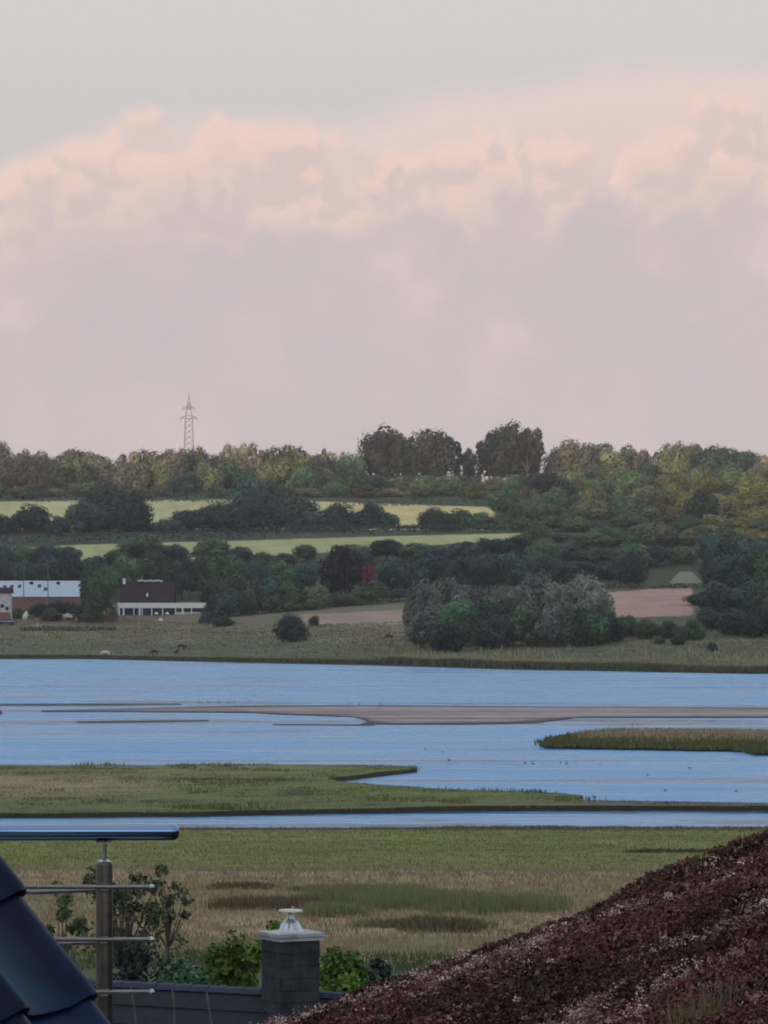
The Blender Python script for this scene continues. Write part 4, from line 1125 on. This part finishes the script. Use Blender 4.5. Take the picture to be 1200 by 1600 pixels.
M_DUCK = mat('duck_feathers', (.13, .12, .12), .7, var=.3, vscale=12); M_GULL = mat('gull_feathers', (.6, .6, .6), .7, var=.1)
def birds():
    v = [(-.26, 0, .10), (-.14, 0, .10), (.04, 0, .09), (.17, 0, .13), (.21, 0, .24), (.25, 0, .30), (.33, 0, .28)]
    md = skin('body', v, [(i, i + 1) for i in range(6)], [.03, .09, .11, .075, .04, .05, .018], M_DUCK); mg = md.copy(); mg.materials.clear(); mg.materials.append(M_GULL)
    L_ = [(665, 1172), (692, 1176), (820, 1193), (833, 1194), (876, 1193), (885, 1194), (938, 1195), (1012, 1212), (1040, 1236), (1150, 1237), (775, 1133), (988, 1133), (996, 1132), (702, 1188), (1078, 1201)]
    for j, (x, y) in enumerate(sorted(L_)):
        p = G(x, y)
        o = link('duck', md, None, p, rng.uniform(0, 6.28), (.62,) * 3); tag(o, f'small dark duck afloat on the lake, {ORD[j]} counted from the left', 'duck', 'ducks on the lake')
    for j, (x, y) in enumerate(sorted([(311, 1098), (325, 1097), (343, 1097), (357, 1098), (366, 1097), (391, 1096), (545, 1100.5), (561, 1101), (595, 1101)])):
        p = G(x, y)
        o = link('duck', md, None, p, rng.uniform(0, 6.28), (.75,) * 3); tag(o, f'dark waterfowl along the back of the mud bank, {ORD[j]} from the left', 'duck', 'waterfowl by the mud bank')
    p = G(929, 1247, .35); o = link('duck', md, None, (p.x, p.y, .36), 2.4, (.8,) * 3); tag(o, 'single dark bird resting on the tip of the grass spit', 'duck')
    p = G(-1.5, 1116)
    r = thing('buoy', 'small reddish channel buoy cut by the left edge of the picture', 'buoy', p)
    MB().lathe([(.35, -.2), (.42, .15), (.36, .45), (.12, .62), (.1, 1.0), (.02, 1.05)], n=14).obj('float', mat('buoy_red', (.20, .06, .06), .5), r, True); MB().box((0, 0, 1.2), (.24, .24, .3)).obj('topmark', M_GREY, r)
birds()
# ------------------------------------------------------------------ foreground: railing, tiled roof, slate house, sedum roof
M_STEEL = mat('brushed_steel', (.42, .41, .40), .28, metal=1.0, var=.06, vscale=40)
M_BAR = mat('thin_bar_steel', (.20, .195, .19), .34, metal=1.0, var=.08, vscale=40)
M_BROWNST = mat('weathered_steel', (.10, .085, .075), .36, metal=.85, var=.12, vscale=25)
M_RAIL = mat('polished_rail', (.16, .25, .39), .13, metal=1.0, var=.03)  # blue of the reflected upper sky put into the steel colour

def railing():
    Y = 9.4; k = Y / F
    r = thing('terrace_railing', 'steel terrace railing with a thick round handrail and thin bars', 'railing', P(163, 1800, Y))
    o = r.location
    def L(px, py, dy=0.0): return P(px, py, Y + dy) - o
    pr = 13.2 * k
    a, e = L(-500, 1301), L(279, 1300)
    b = MB(); b.tube([a, L(-100, 1301), L(268, 1300)], 13.0 * k, 28)
    prof = [L(268, 1300), L(274, 1300), L(278, 1300), L(280, 1300)]
    b.tube(prof, [13.0 * k, 12.2 * k, 9 * k, 2 * k], 28); b.obj('handrail', M_RAIL, r, True)
    post = MB().lathe([(pr, 0), (pr, L(163, 1352).z), (pr * .93, L(163, 1349).z)], (0, 0, 0), 24).obj('post', M_BROWNST, r, True)
    MB().lathe([(4.2 * k, L(0, 1349).z), (3.6 * k, L(0, 1340).z), (3.6 * k, L(0, 1318).z)], n=14).obj('pin', M_STEEL, post, True)
    MB().lathe([(11 * k, L(0, 1349.5).z), (11 * k, L(0, 1346).z), (5 * k, L(0, 1343).z)], n=18).obj('cap_plate', M_STEEL, post, True)
    MB().box((0, 0, L(0, 1314.5).z), (23 * k, 22 * k, 3 * k)).obj('saddle_plate', M_STEEL, post)
    MB().lathe([(26 * k, -.02), (26 * k, .01), (pr, .012)], n=22).obj('base_plate', M_STEEL, post, True)
    rb = 3.6 * k
    for py in (1386, 1468, 1550):
        yo = -(pr + rb * 1.2)
        b = MB(); b.tube([L(-400, py - 1 if py < 1500 else py, yo), L(163, py, yo), L(236, py, yo)], rb, 12); bar = b.obj('crossbar', M_BAR, r, True)
        c = L(237, py, yo); b = MB()
        b.lathe([(.3 * k, -5 * k), (3.6 * k, -3.6 * k), (5 * k, 0), (3.6 * k, 3.6 * k), (.3 * k, 5 * k)], c, 12); b.obj('end_cap', M_STEEL, bar, True)
        b = MB(); c = L(163, py, yo * .6); b.box(c, (13 * k, pr * 1.1, 11 * k)); b.obj('clip', M_STEEL, bar)
        if py < 1500:
            b = MB(); b.tube([L(-400, py + 9, yo * -.9), L(60, py + 8, yo * -.9), L(158, py + 4, yo * -.9)], rb, 12); b.obj('crossbar', M_BAR, r, True)
railing()

def tiled_roof():
    M = mat('glazed_dark_tile', (.003, .010, .036), .40, var=.35, vscale=5, spec=.13, coat=.0)
    O = P(126, 1571, 8.0)
    pitch, th = R(51), R(25)
    d = Vector((math.cos(pitch) * math.cos(th), -math.cos(pitch) * math.sin(th), -math.sin(pitch)))      # down the slope
    n = Vector((math.sin(pitch) * math.cos(th), -math.sin(pitch) * math.sin(th), math.cos(pitch)))       # out of the roof
    e = -Vector((math.sin(th), math.cos(th), 0))                                                        # along the courses, towards the viewer
    Wd, Ga, Ln = .245, .272, .31
    r = thing('tiled_roof', 'steep roof of glossy blue black pantiles at the lower left', 'roof', O)
    prof = [(-.02, -.012), (-.012, .012), (.0, .026), (.018, .036), (.036, .034), (.052, .024), (.066, .008), (.080, .000), (.11, -.004), (.15, -.006), (.19, -.004), (.225, .004), (.245, .012)]
    b = MB()
    def tile(b, i, j, prof):
        pts = []
        for (s, t) in ((-Ln, 0.0), (-Ln * .5, .012), (-.012, .024), (0.0, .021)):
            for (u, h) in prof:
                q = d * (i * Ga + s) + e * (j * Wd + u) + n * (h + t - .02)
                pts.append(q)
        m = len(prof); V = list(pts)
        # underside of the visible lower lip
        V += [p - n * .016 for p in pts[3 * m:]]
        Fc = [(a * m + c, a * m + c + 1, (a + 1) * m + c + 1, (a + 1) * m + c) for a in range(3) for c in range(m - 1)]
        Fc += [(3 * m + c, 3 * m + c + 1, 4 * m + c + 1, 4 * m + c) for c in range(m - 1)]
        V += [p - n * .035 for p in (pts[0], pts[m], pts[2 * m], pts[3 * m])]; g = 5 * m
        Fc += [(a * m, (a + 1) * m, g + a + 1, g + a) for a in range(3)]
        b.add(V, Fc)
    for j in range(1, 9):
        for i in range(-4, 6): tile(b, i, j, prof)
    me = b.mesh('tiles', M, True); link('tiles', me, r)
    b = MB(); pv = [(-.052, -.05), (-.050, -.01)] + [(u - .03, h + .004) for u, h in prof[1:8]] + prof[8:]
    for i in range(-4, 6): tile(b, i, 0, pv)
    b.obj('verge_tiles', M, r, True)
    # boarding under the tiles and the wall below
    q = lambda s, u, h: d * s + e * u + n * h
    V = [q(s, u, h) for h in (-.14, -.05) for s in (-1.4, 1.6) for u in (.0, 2.3)]
    MB().add(V, [(0, 1, 3, 2), (4, 6, 7, 5), (0, 4, 5, 1), (2, 3, 7, 6), (0, 2, 6, 4), (1, 5, 7, 3)]).obj('roof_boarding', M_WOOD, r)
    z0 = H(-1, 8) - O.z
    V = [q(-1.3, .05, -.15), q(1.5, .05, -.15), q(1.5, 2.2, -.15), q(-1.3, 2.2, -.15)]
    V += [Vector((p.x, p.y, z0)) for p in V]
    MB().add(V, [(0, 1, 2, 3), (0, 4, 5, 1), (1, 5, 6, 2), (2, 6, 7, 3), (3, 7, 4, 0)]).obj('wall', M_TARP, r)
tiled_roof()

def terrace():
    b = MB(); p = P(163, 1800, 9.4)
    b.box((p.x - 1.2, p.y - .1, p.z - .13), (2.6, .7, .22)); 
    tag(b.obj('terrace_floor', mat('terrace_concrete', (.3, .29, .28), .8)), kind='structure')
terrace()

def slate_house():
    M = mat('slate', (.012, .014, .022), .7, spec=.2, vscale=8, bump=.3, bscale=20); M2 = mat('ridge_slate', (.024, .032, .055), .6, spec=.25, vscale=6); MC = mat('chimney_cladding', (.034, .037, .048), .75, spec=.2, vscale=5, var=.18)
    A = P(60, 1531, 40.8); B = P(660, 1562, 39.0)
    u = (B - A); u.z = 0; ln = u.length; u.normalize(); v = Vector((-u.y, u.x, 0))
    r = thing('slate_house', 'house roof of dark blue grey slate with a chimney', 'house', ((A.x + B.x) / 2, (A.y + B.y) / 2, H(-1.5, 40) - .2))
    o = r.location; A = A - o; B = B - o
    run, drop = 3.6, 2.3
    def slope(s):
        b = MB(); V = []
        for t, h in ((0, 0), (1, -drop)):
            for p in (A, B): V.append(p + v * (s * run * t) + Vector((0, 0, h)))
        V += [p - Vector((0, 0, .12)) for p in V]
        b.add(V, [(0, 1, 3, 2), (4, 6, 7, 5), (0, 4, 5, 1), (2, 3, 7, 6), (0, 2, 6, 4), (1, 5, 7, 3)])
        # courses of slate, each lifted at its lower edge
        for i in range(14):
            t0, t1 = i / 14, (i + 1) / 14 + .015
            nrm = Vector((0, 0, 1)) * .015
            q0 = [p + v * (s * run * t0) + Vector((0, 0, -drop * t0 + .004)) for p in (A, B)]; q1 = [p + v * (s * run * t1) + Vector((0, 0, -drop * t1 + .024)) for p in (A, B)]
            lo = [p - nrm for p in q1]
            b.add([q0[0], q0[1], q1[1], q1[0], lo[1], lo[0]], [(0, 1, 2, 3), (3, 2, 4, 5)])
        return b
    b = slope(-1); c = slope(1); b.add(c.v, c.f); b.obj('roof', M, r)
    # ridge tiles
    rb = MB(); k = 22
    for i in range(k):
        p0 = A.lerp(B, i / k); p1 = A.lerp(B, (i + 1) / k + .004)
        V = []
        for p, g in ((p0, 0.0), (p1, .008)):
            for y, z in ((-.085, -.03 + g), (-.05, .018 + g), (0, .035 + g), (.05, .018 + g), (.085, -.03 + g)): V.append(p + v * y + Vector((0, 0, z)))
        rb.add(V, [(j, j + 1, j + 6, j + 5) for j in range(4)] + [(5, 6, 7, 8, 9)])
    rb.obj('ridge_tiles', M2, r)
    z0 = 0; w = MB(); V = []
    for p in (A.lerp(B, .04), A.lerp(B, .96)):
        V += [Vector((p.x, p.y, 0)) + v * (s * 3.2) + Vector((0, 0, z)) for s, z in ((-1, 0), (1, 0), (1, p.z - drop * .9), (-1, p.z - drop * .9))] + [p - Vector((0, 0, .14))]
    w.add(V, [(0, 1, 2, 4, 3), (5, 8, 9, 7, 6), (0, 3, 8, 5), (1, 6, 7, 2), (3, 4, 9, 8), (4, 2, 7, 9)]).obj('wall', M_WHITE, r)
    # chimney, turned to the view
    cc = P(454, 1500, 39.4) - o; k = 39.4 / F; a = R(28); zt = (P(454, 1468, 39.4) - o).z
    zb = (P(454, 1680, 39.4) - o).z
    cb = MB(); nc = 11; hz = (zt - zb) / nc
    for i in range(nc):                       # courses of cladding slates, each lapping the one below
        w0 = .445 - .004 * (i % 2); cb.box((cc.x, cc.y, zb + hz * (i + .5)), (w0, w0, hz - .006), a)
        for s in range(4):
            q = Matrix.Rotation(a, 3, 'Z') @ Vector((-.159 + .106 * s, -.2215, 0)); cb.box((cc.x + q.x, cc.y + q.y, zb + hz * (i + .5)), (.101 + .002 * ((i + s) % 2), .006 + .002 * ((i * 3 + s) % 3), hz - .010), a)
            q = Matrix.Rotation(a, 3, 'Z') @ Vector((-.2215, -.159 + .106 * s, 0)); cb.box((cc.x + q.x, cc.y + q.y, zb + hz * (i + .5)), (.006 + .002 * ((i * 2 + s) % 3), .101 + .002 * ((i + s) % 2), hz - .010), a)
    cb.box((cc.x, cc.y, (zt + zb) / 2), (.432, .432, zt - zb - .01), a)
    ch = cb.obj('chimney', MC, r)
    b = MB().box((cc.x, cc.y, zt + .022), (.50, .50, .040), a).box((cc.x, cc.y, zt + .062), (.53, .53, .034), a)
    b.obj('chimney_cap', mat('grey_cap', (.36, .36, .365), .6), ch)
    z1 = zt + .08
    pr = [(.135, 0), (.130, .012), (.115, .03), (.100, .075), (.075, .105), (.048, .125), (.040, .145), (.036, .20)]
    cw = MB().lathe(pr, (cc.x, cc.y, z1), 20).obj('cowl', mat('zinc', (.46, .47, .51), .3, metal=.6, var=.1, vscale=12), ch, True)
    MB().lathe([(.02, .196), (.125, .200), (.128, .212), (.118, .226), (.02, .236)], (cc.x, cc.y, z1), 20).lathe([(.012, .23), (.012, .262)], (cc.x + .02, cc.y, z1), 6).obj('cowl_lid', mat('cream_metal', (.42, .40, .33), .45, metal=.4), cw, True)
    b = MB()
    for t in (.6, 2.7, 4.6):
        b.tube([(cc.x + math.cos(t) * .11, cc.y + math.sin(t) * .11, z1 + .03), (cc.x + math.cos(t) * .12, cc.y + math.sin(t) * .12, z1 + .205)], .006, 5)
    b.obj('stay', M_STEEL, cw)
slate_house()

def near_plants():
    def leafy(name, label, cat, px, py_top, py_base, wpx, Y, kind, n, nb, ls, seed, sparse=False):
        g = np.random.default_rng(seed); k = Y / F
        X = (px - 600) * k; z1 = EYE + (HY - py_top) * k; z0 = EYE + (HY - py_base) * k; zg = H(X, Y)
        r = thing(name, label, cat, (X, Y, zg)); w = wpx * k; h = z1 - z0
        cs = []
        while len(cs) < nb:
            p = g.uniform(-1, 1, 3)
            if np.linalg.norm(p) < 1: cs.append(p * np.array((w / 2, w / 2, h / 2)) * .88 + np.array((0, 0, (z0 + z1) / 2 - zg)))
        cs = np.array(cs); rs = g.uniform(.10, .2, nb) * w * (.75 if sparse else 1.1)
        i = g.integers(0, nb, n); d = g.normal(size=(n, 3)); d /= np.linalg.norm(d, axis=1, keepdims=True)
        pos = cs[i] + d * (rs[i] * g.uniform(.2, 1.1, n) ** .6)[:, None]
        V, Fq = leaf_quads(pos, d * .5 + g.normal(size=(n, 3)) * .6 + np.array((0, 0, .4)), ls)
        tb = g.uniform(.1, .9, nb)
        me = mesh_np('foliage', V, Fq, LEAF[kind], tint=np.repeat(np.clip(tb[i] + g.normal(0, .2, n), 0, 1), 4))
        link('foliage', me, r)
        b = MB(); b.tube([(0, 0, -.1), (.05, 0, (z0 - zg) * .6), (0, 0, z0 - zg), (.05 * w, 0, z0 - zg + h * .5)], [.03 * w + .03, .025 * w + .02, .018 * w + .015, .01], 8)
        for c in cs[:: (1 if sparse else 3)]:
            o = Vector((0, 0, z0 - zg + .1 * h)); q = Vector(c); b.tube([o, o.lerp(q, .5) + Vector((0, 0, -.03 * h)), q], [.012 * w + .004, .008 * w + .003, .003], 5)
        b.obj('trunk', M_BARK, r)
    leafy('young_tree', 'sparse leafy young tree behind the railing post', 'tree', 190, 1335, 1525, 170, 62, 'light', 1500, 30, .055, 5, True)
    leafy('young_tree', 'spindly tree with few leaves right of the railing post', 'tree', 262, 1330, 1500, 84, 64, 'olive', 520, 16, .050, 6, True)
    leafy('shrub', 'low pale leafy shrub left of the railing post, seen through the bars', 'shrub', 95, 1352, 1560, 90, 66, 'light', 900, 18, .055, 7, True)
    leafy('shrub', 'dense dark shrub at the foot of the young tree', 'shrub', 215, 1470, 1570, 130, 58, 'dark', 1800, 22, .05, 8)
    leafy('shrub', 'bright green leafy shrub left of the chimney', 'shrub', 366, 1455, 1560, 104, 47, 'bright', 2600, 30, .045, 9)
    leafy('shrub', 'small green shrub behind the chimney top', 'shrub', 425, 1436, 1500, 60, 50, 'bright', 700, 12, .045, 10)
    leafy('shrub', 'green shrub between the chimney and the sedum roof', 'shrub', 535, 1478, 1575, 90, 46, 'bright', 1900, 24, .045, 11)
    leafy('shrub', 'dark low shrub row end right of the chimney shrub', 'shrub', 590, 1496, 1580, 60, 52, 'dark', 900, 12, .05, 12)
    leafy('shrub', 'dark green shrub behind the slate ridge right of the post', 'shrub', 290, 1506, 1580, 110, 55, 'mid', 1900, 20, .05, 13)
LEAF['bright'] = leaf_mat('leaves_bright', (.105, .155, .026))
KINDS['bright'] = ('bright green', None)
near_plants()

# ------------------------------------------------------------------ sedum roof
SX, SZ, SS = 1.2, 14.20, .396
VERGE = 12.15
def sroof(X, Y): return SZ + SS * (X - SX) + (Y - 12) * .012 + (fbm(X + 20, Y, .7, 101, 3) - .5) * .07
RHO = 3600
def sedum():
    M = mat('roof_substrate', (.035, .022, .022), .9, vscale=9, bump=.6, bscale=40)
    r = thing('green_roof', 'sloping planted roof rising to the right edge', 'roof', (1.2, 9, sroof(1.2, 9)))
    o = r.location
    gx = np.linspace(-1.6, 4.2, 60); gy = np.linspace(4.5, VERGE, 60); GX, GY = np.meshgrid(gx, gy); Zt = sroof(GX, GY) - .015
    nx = ny = 60; idx = np.arange(nx * ny).reshape(ny, nx)
    Fq = np.stack([idx[:-1, :-1], idx[:-1, 1:], idx[1:, 1:], idx[1:, :-1]], -1).reshape(-1, 4)
    V = np.stack([GX - o.x, GY - o.y, Zt - o.z], -1).reshape(-1, 3)
    per = np.concatenate([idx[0, :], idx[1:, -1], idx[-1, -2::-1], idx[-2:0:-1, 0]])
    low = V[per] - np.array((0, 0, .22)); b0 = len(V); m = len(per)
    Fs = np.array([(per[i], b0 + i, b0 + (i + 1) % m, per[(i + 1) % m]) for i in range(m)])
    me = mesh_np('substrate', np.concatenate([V, low]), np.concatenate([Fq, Fs]), M, smooth=True); link('substrate', me, r)
    z0 = H(1, 9) - o.z - .2
    b = MB(); V = [(-1.3, 4.8), (3.9, 4.8), (3.9, 11.9), (-1.3, 11.9)]
    top = [(x - o.x, y - o.y, sroof(x, y) - .26 - o.z) for x, y in V]; bot = [(x - o.x, y - o.y, z0) for x, y in V]
    b.add(top + bot, [(0, 1, 2, 3), (0, 4, 5, 1), (1, 5, 6, 2), (2, 6, 7, 3), (3, 7, 4, 0)]).obj('wall', M_WHITE, r)
    # plants: dark red rosettes in mounds
    box = (-1.1, 3.2, 6.2, VERGE)
    def inview(X, Y):                      # the part of the roof that can be seen, with a wide margin for other standpoints
        px = 600 + F * X / Y; py = HY + F * (EYE - sroof(X, Y)) / Y
        return (px > 100) & (px < 2300) & (py < 2150)
    def sample(rho, f=None):               # rho plants per square metre
        k = int(rho * (box[1] - box[0]) * (box[3] - box[2]))
        X = rng.uniform(box[0], box[1], k); Y = rng.uniform(box[2], box[3], k)
        ok = inview(X, Y)
        if f is not None: ok &= rng.random(k) < f(X, Y)
        return np.stack([X[ok], Y[ok]], -1)
    streak = lambda X, Y: fbm(X * .9 + 5, Y * 2.6, .55, 201, 4)
    Vs, Fs, Cs = [], [], []; nb = [0]
    def push(V, Fq, c): Vs.append(V); Fs.append(Fq + nb[0]); Cs.append(c); nb[0] += len(V)
    p = sample(RHO); n = len(p); X, Y = p[:, 0], p[:, 1]
    hgt = .012 + .050 * fbm(X, Y, .22, 211, 3) ** 1.3 + .012 * rng.random(n)
    z = sroof(X, Y) + hgt
    dk = np.array((.047, .018, .015)); rd = np.array((.112, .040, .032)); gn = np.array((.045, .038, .015)); pk = np.array((.17, .09, .075))
    t = fbm(X, Y, .35, 221, 3); u = rng.random(n)
    c = dk + (rd - dk) * sm((t - .4) * 5)[:, None]
    c = np.where((u < .10)[:, None], gn, c); c = np.where((u > .93)[:, None], pk, c)
    L_ = 8
    ang = rng.uniform(0, 6.283, (n, L_)); el = rng.uniform(-.2, 1.3, (n, L_))
    d = np.stack([np.cos(ang) * np.cos(el), np.sin(ang) * np.cos(el), np.sin(el)], -1)
    s = rng.uniform(.007, .013, (n, 1, 1))
    C0 = np.stack([X, Y, z], -1)[:, None, :] + d * s
    V, Fq = leaf_quads(C0.reshape(-1, 3), (d + rng.normal(0, .5, d.shape)).reshape(-1, 3), np.repeat(s[:, 0, 0] * .62, L_))
    push(V, Fq, np.repeat(np.repeat(c, L_, 0) * rng.uniform(.6, 1.5, (n * L_, 1)), 4, 0))
    # shoots below the rosettes
    push(*blades(p, sroof(X, Y), hgt + .004, np.full(n, .006), dk[None] * rng.uniform(.6, 1.6, (n, 1)), 2, .006, .3))
    # dry pale pink flower heads, in drifts along the slope
    ctr = sample(RHO * .042, lambda X, Y: sm((streak(X, Y) - .53) * 14) * 1.0 + .03); per = rng.integers(2, 12, len(ctr)); ci = np.repeat(np.arange(len(ctr)), per)
    p = ctr[ci] + rng.normal(0, 1, (len(ci), 2)) * np.array((.030, .045)); p = np.concatenate([p, sample(RHO * .011)]); p = p[p[:, 1] < VERGE]; n = len(p)
    cbr = np.concatenate([rng.random(len(ctr))[ci], rng.random(4000)])[:n]
    X, Y = p[:, 0], p[:, 1]; hh = rng.uniform(.03, .075, n); z = sroof(X, Y) + hh
    push(*blades(p, sroof(X, Y), hh, np.full(n, .004), np.tile(np.array((.13, .07, .06)), (n, 1)), 1, .002, .1))
    L_ = 14
    q = np.stack([X, Y, z], -1)[:, None, :] + rng.normal(0, 1, (n, L_, 3)) * np.array((.010, .010, .0045))
    V, Fq = leaf_quads(q.reshape(-1, 3), rng.normal(0, .5, (n * L_, 3)) + np.array((0, -.2, .8)), np.full(n * L_, .0042))
    hc = np.where(((cbr > .62) & (rng.random(n) < .7))[:, None], np.array((.54, .385, .34)), np.array((.24, .14, .115)))
    push(V, Fq, np.repeat(np.repeat(hc, L_, 0) * rng.uniform(.6, 1.25, (n * L_, 1)), 4, 0))
    me = mesh_np('sedum', np.concatenate(Vs), np.concatenate(Fs), M_BLADE, np.clip(np.concatenate(Cs), .003, .9))
    tag(link('sedum', me), 'dark red stonecrop with pale dry flower heads covering the sloping roof', 'stonecrop', kind='stuff')
    # grass tufts growing in it
    def tuft(px, Y, hpx, wpx, cc, n, label, dead=False):
        k = Y / F
        X = (px - 600) * k; z = sroof(X, Y)
        pts = np.tile(np.array([[0.0, 0.0]]), (n, 1)) + rng.normal(0, wpx * k * .22, (n, 2))
        V, Fq, c = blades(pts, np.zeros(n), rng.uniform(.45, 1.0, n) * hpx * k, np.full(n, .0030), cols(cc, n, .25), 2, .008, .6)
        me = mesh_np('grass_tuft', V, Fq, M_BLADE, np.clip(c, .01, .9))
        tag(link('grass_tuft', me, None, (X, Y, z)), label, 'grass tuft')
    tuft(1085, 8.75, 84, 120, (.17, .135, .07), 150, 'yellowish grass tuft near the lower right corner of the planted roof')
    tuft(1130, 9.0, 84, 80, (.17, .12, .09), 60, 'brownish grass tuft behind the yellowish one at the lower right')
    tuft(920, 9.4, 70, 90, (.16, .10, .075), 70, 'short rusty grass tuft in the middle of the planted roof')
    tuft(1047, 10.4, 70, 16, (.24, .17, .15), 8, 'thin upright dry stalks on the upper planted roof')
    tuft(820, 11.7, 40, 60, (.22, .15, .13), 50, 'pale dry grass tuft at the skyline edge of the planted roof')
    tuft(690, 11.9, 46, 30, (.13, .11, .06), 14, 'few thin stalks at the low skyline edge of the planted roof')
sedum()

def stalks():
    for px, yt, lean, lab in ((222, 1562, 14, 'short pale dry stalk before the slate roof, left of a longer one'), (262, 1566, -10, 'pale dry stalk leaning left before the slate roof'), (342, 1570, 16, 'pale dry stalk nearest the chimney before the slate roof')):
        Y = 14.0; k = Y / F; a = P(px, 1760, Y); b_ = P(px - lean, yt, Y)
        r = thing('dry_stalk', lab, 'stalk', a, 0, 'dry stalks before the slate roof')
        mid = a.lerp(b_, .6) + Vector((.01, 0, 0)) - a
        m = mat('dry_stem', (.13, .11, .10), .9)
        MB().tube([(0, 0, 0), mid, b_ - a], [.0035, .003, .002], 6).obj('stem', m, r); MB().tube([b_ - a - Vector((0, 0, .02)), b_ - a + Vector((-.004, 0, .02)), b_ - a + Vector((-.008, 0, .05))], [.002, .006, .0015], 6).obj('seed_head', m, r)
stalks()

# ------------------------------------------------------------------ evening haze
def haze():
    b = MB(); x = 900
    b.box((0, 700, 60), (2 * x, 4200, 134))
    m = bpy.data.materials.new('haze'); m.use_nodes = True; nt = m.node_tree
    nt.nodes.remove(nt.nodes['Principled BSDF'])
    v = nd(nt, 'ShaderNodeVolumePrincipled'); v.inputs['Density'].default_value = 0.000078; v.inputs['Color'].default_value = (.86, .80, .80, 1); v.inputs['Anisotropy'].default_value = .0
    nt.links.new(v.outputs[0], nt.nodes['Material Output'].inputs['Volume'])
    o = b.obj('haze', m); tag(o, kind='stuff')
haze()
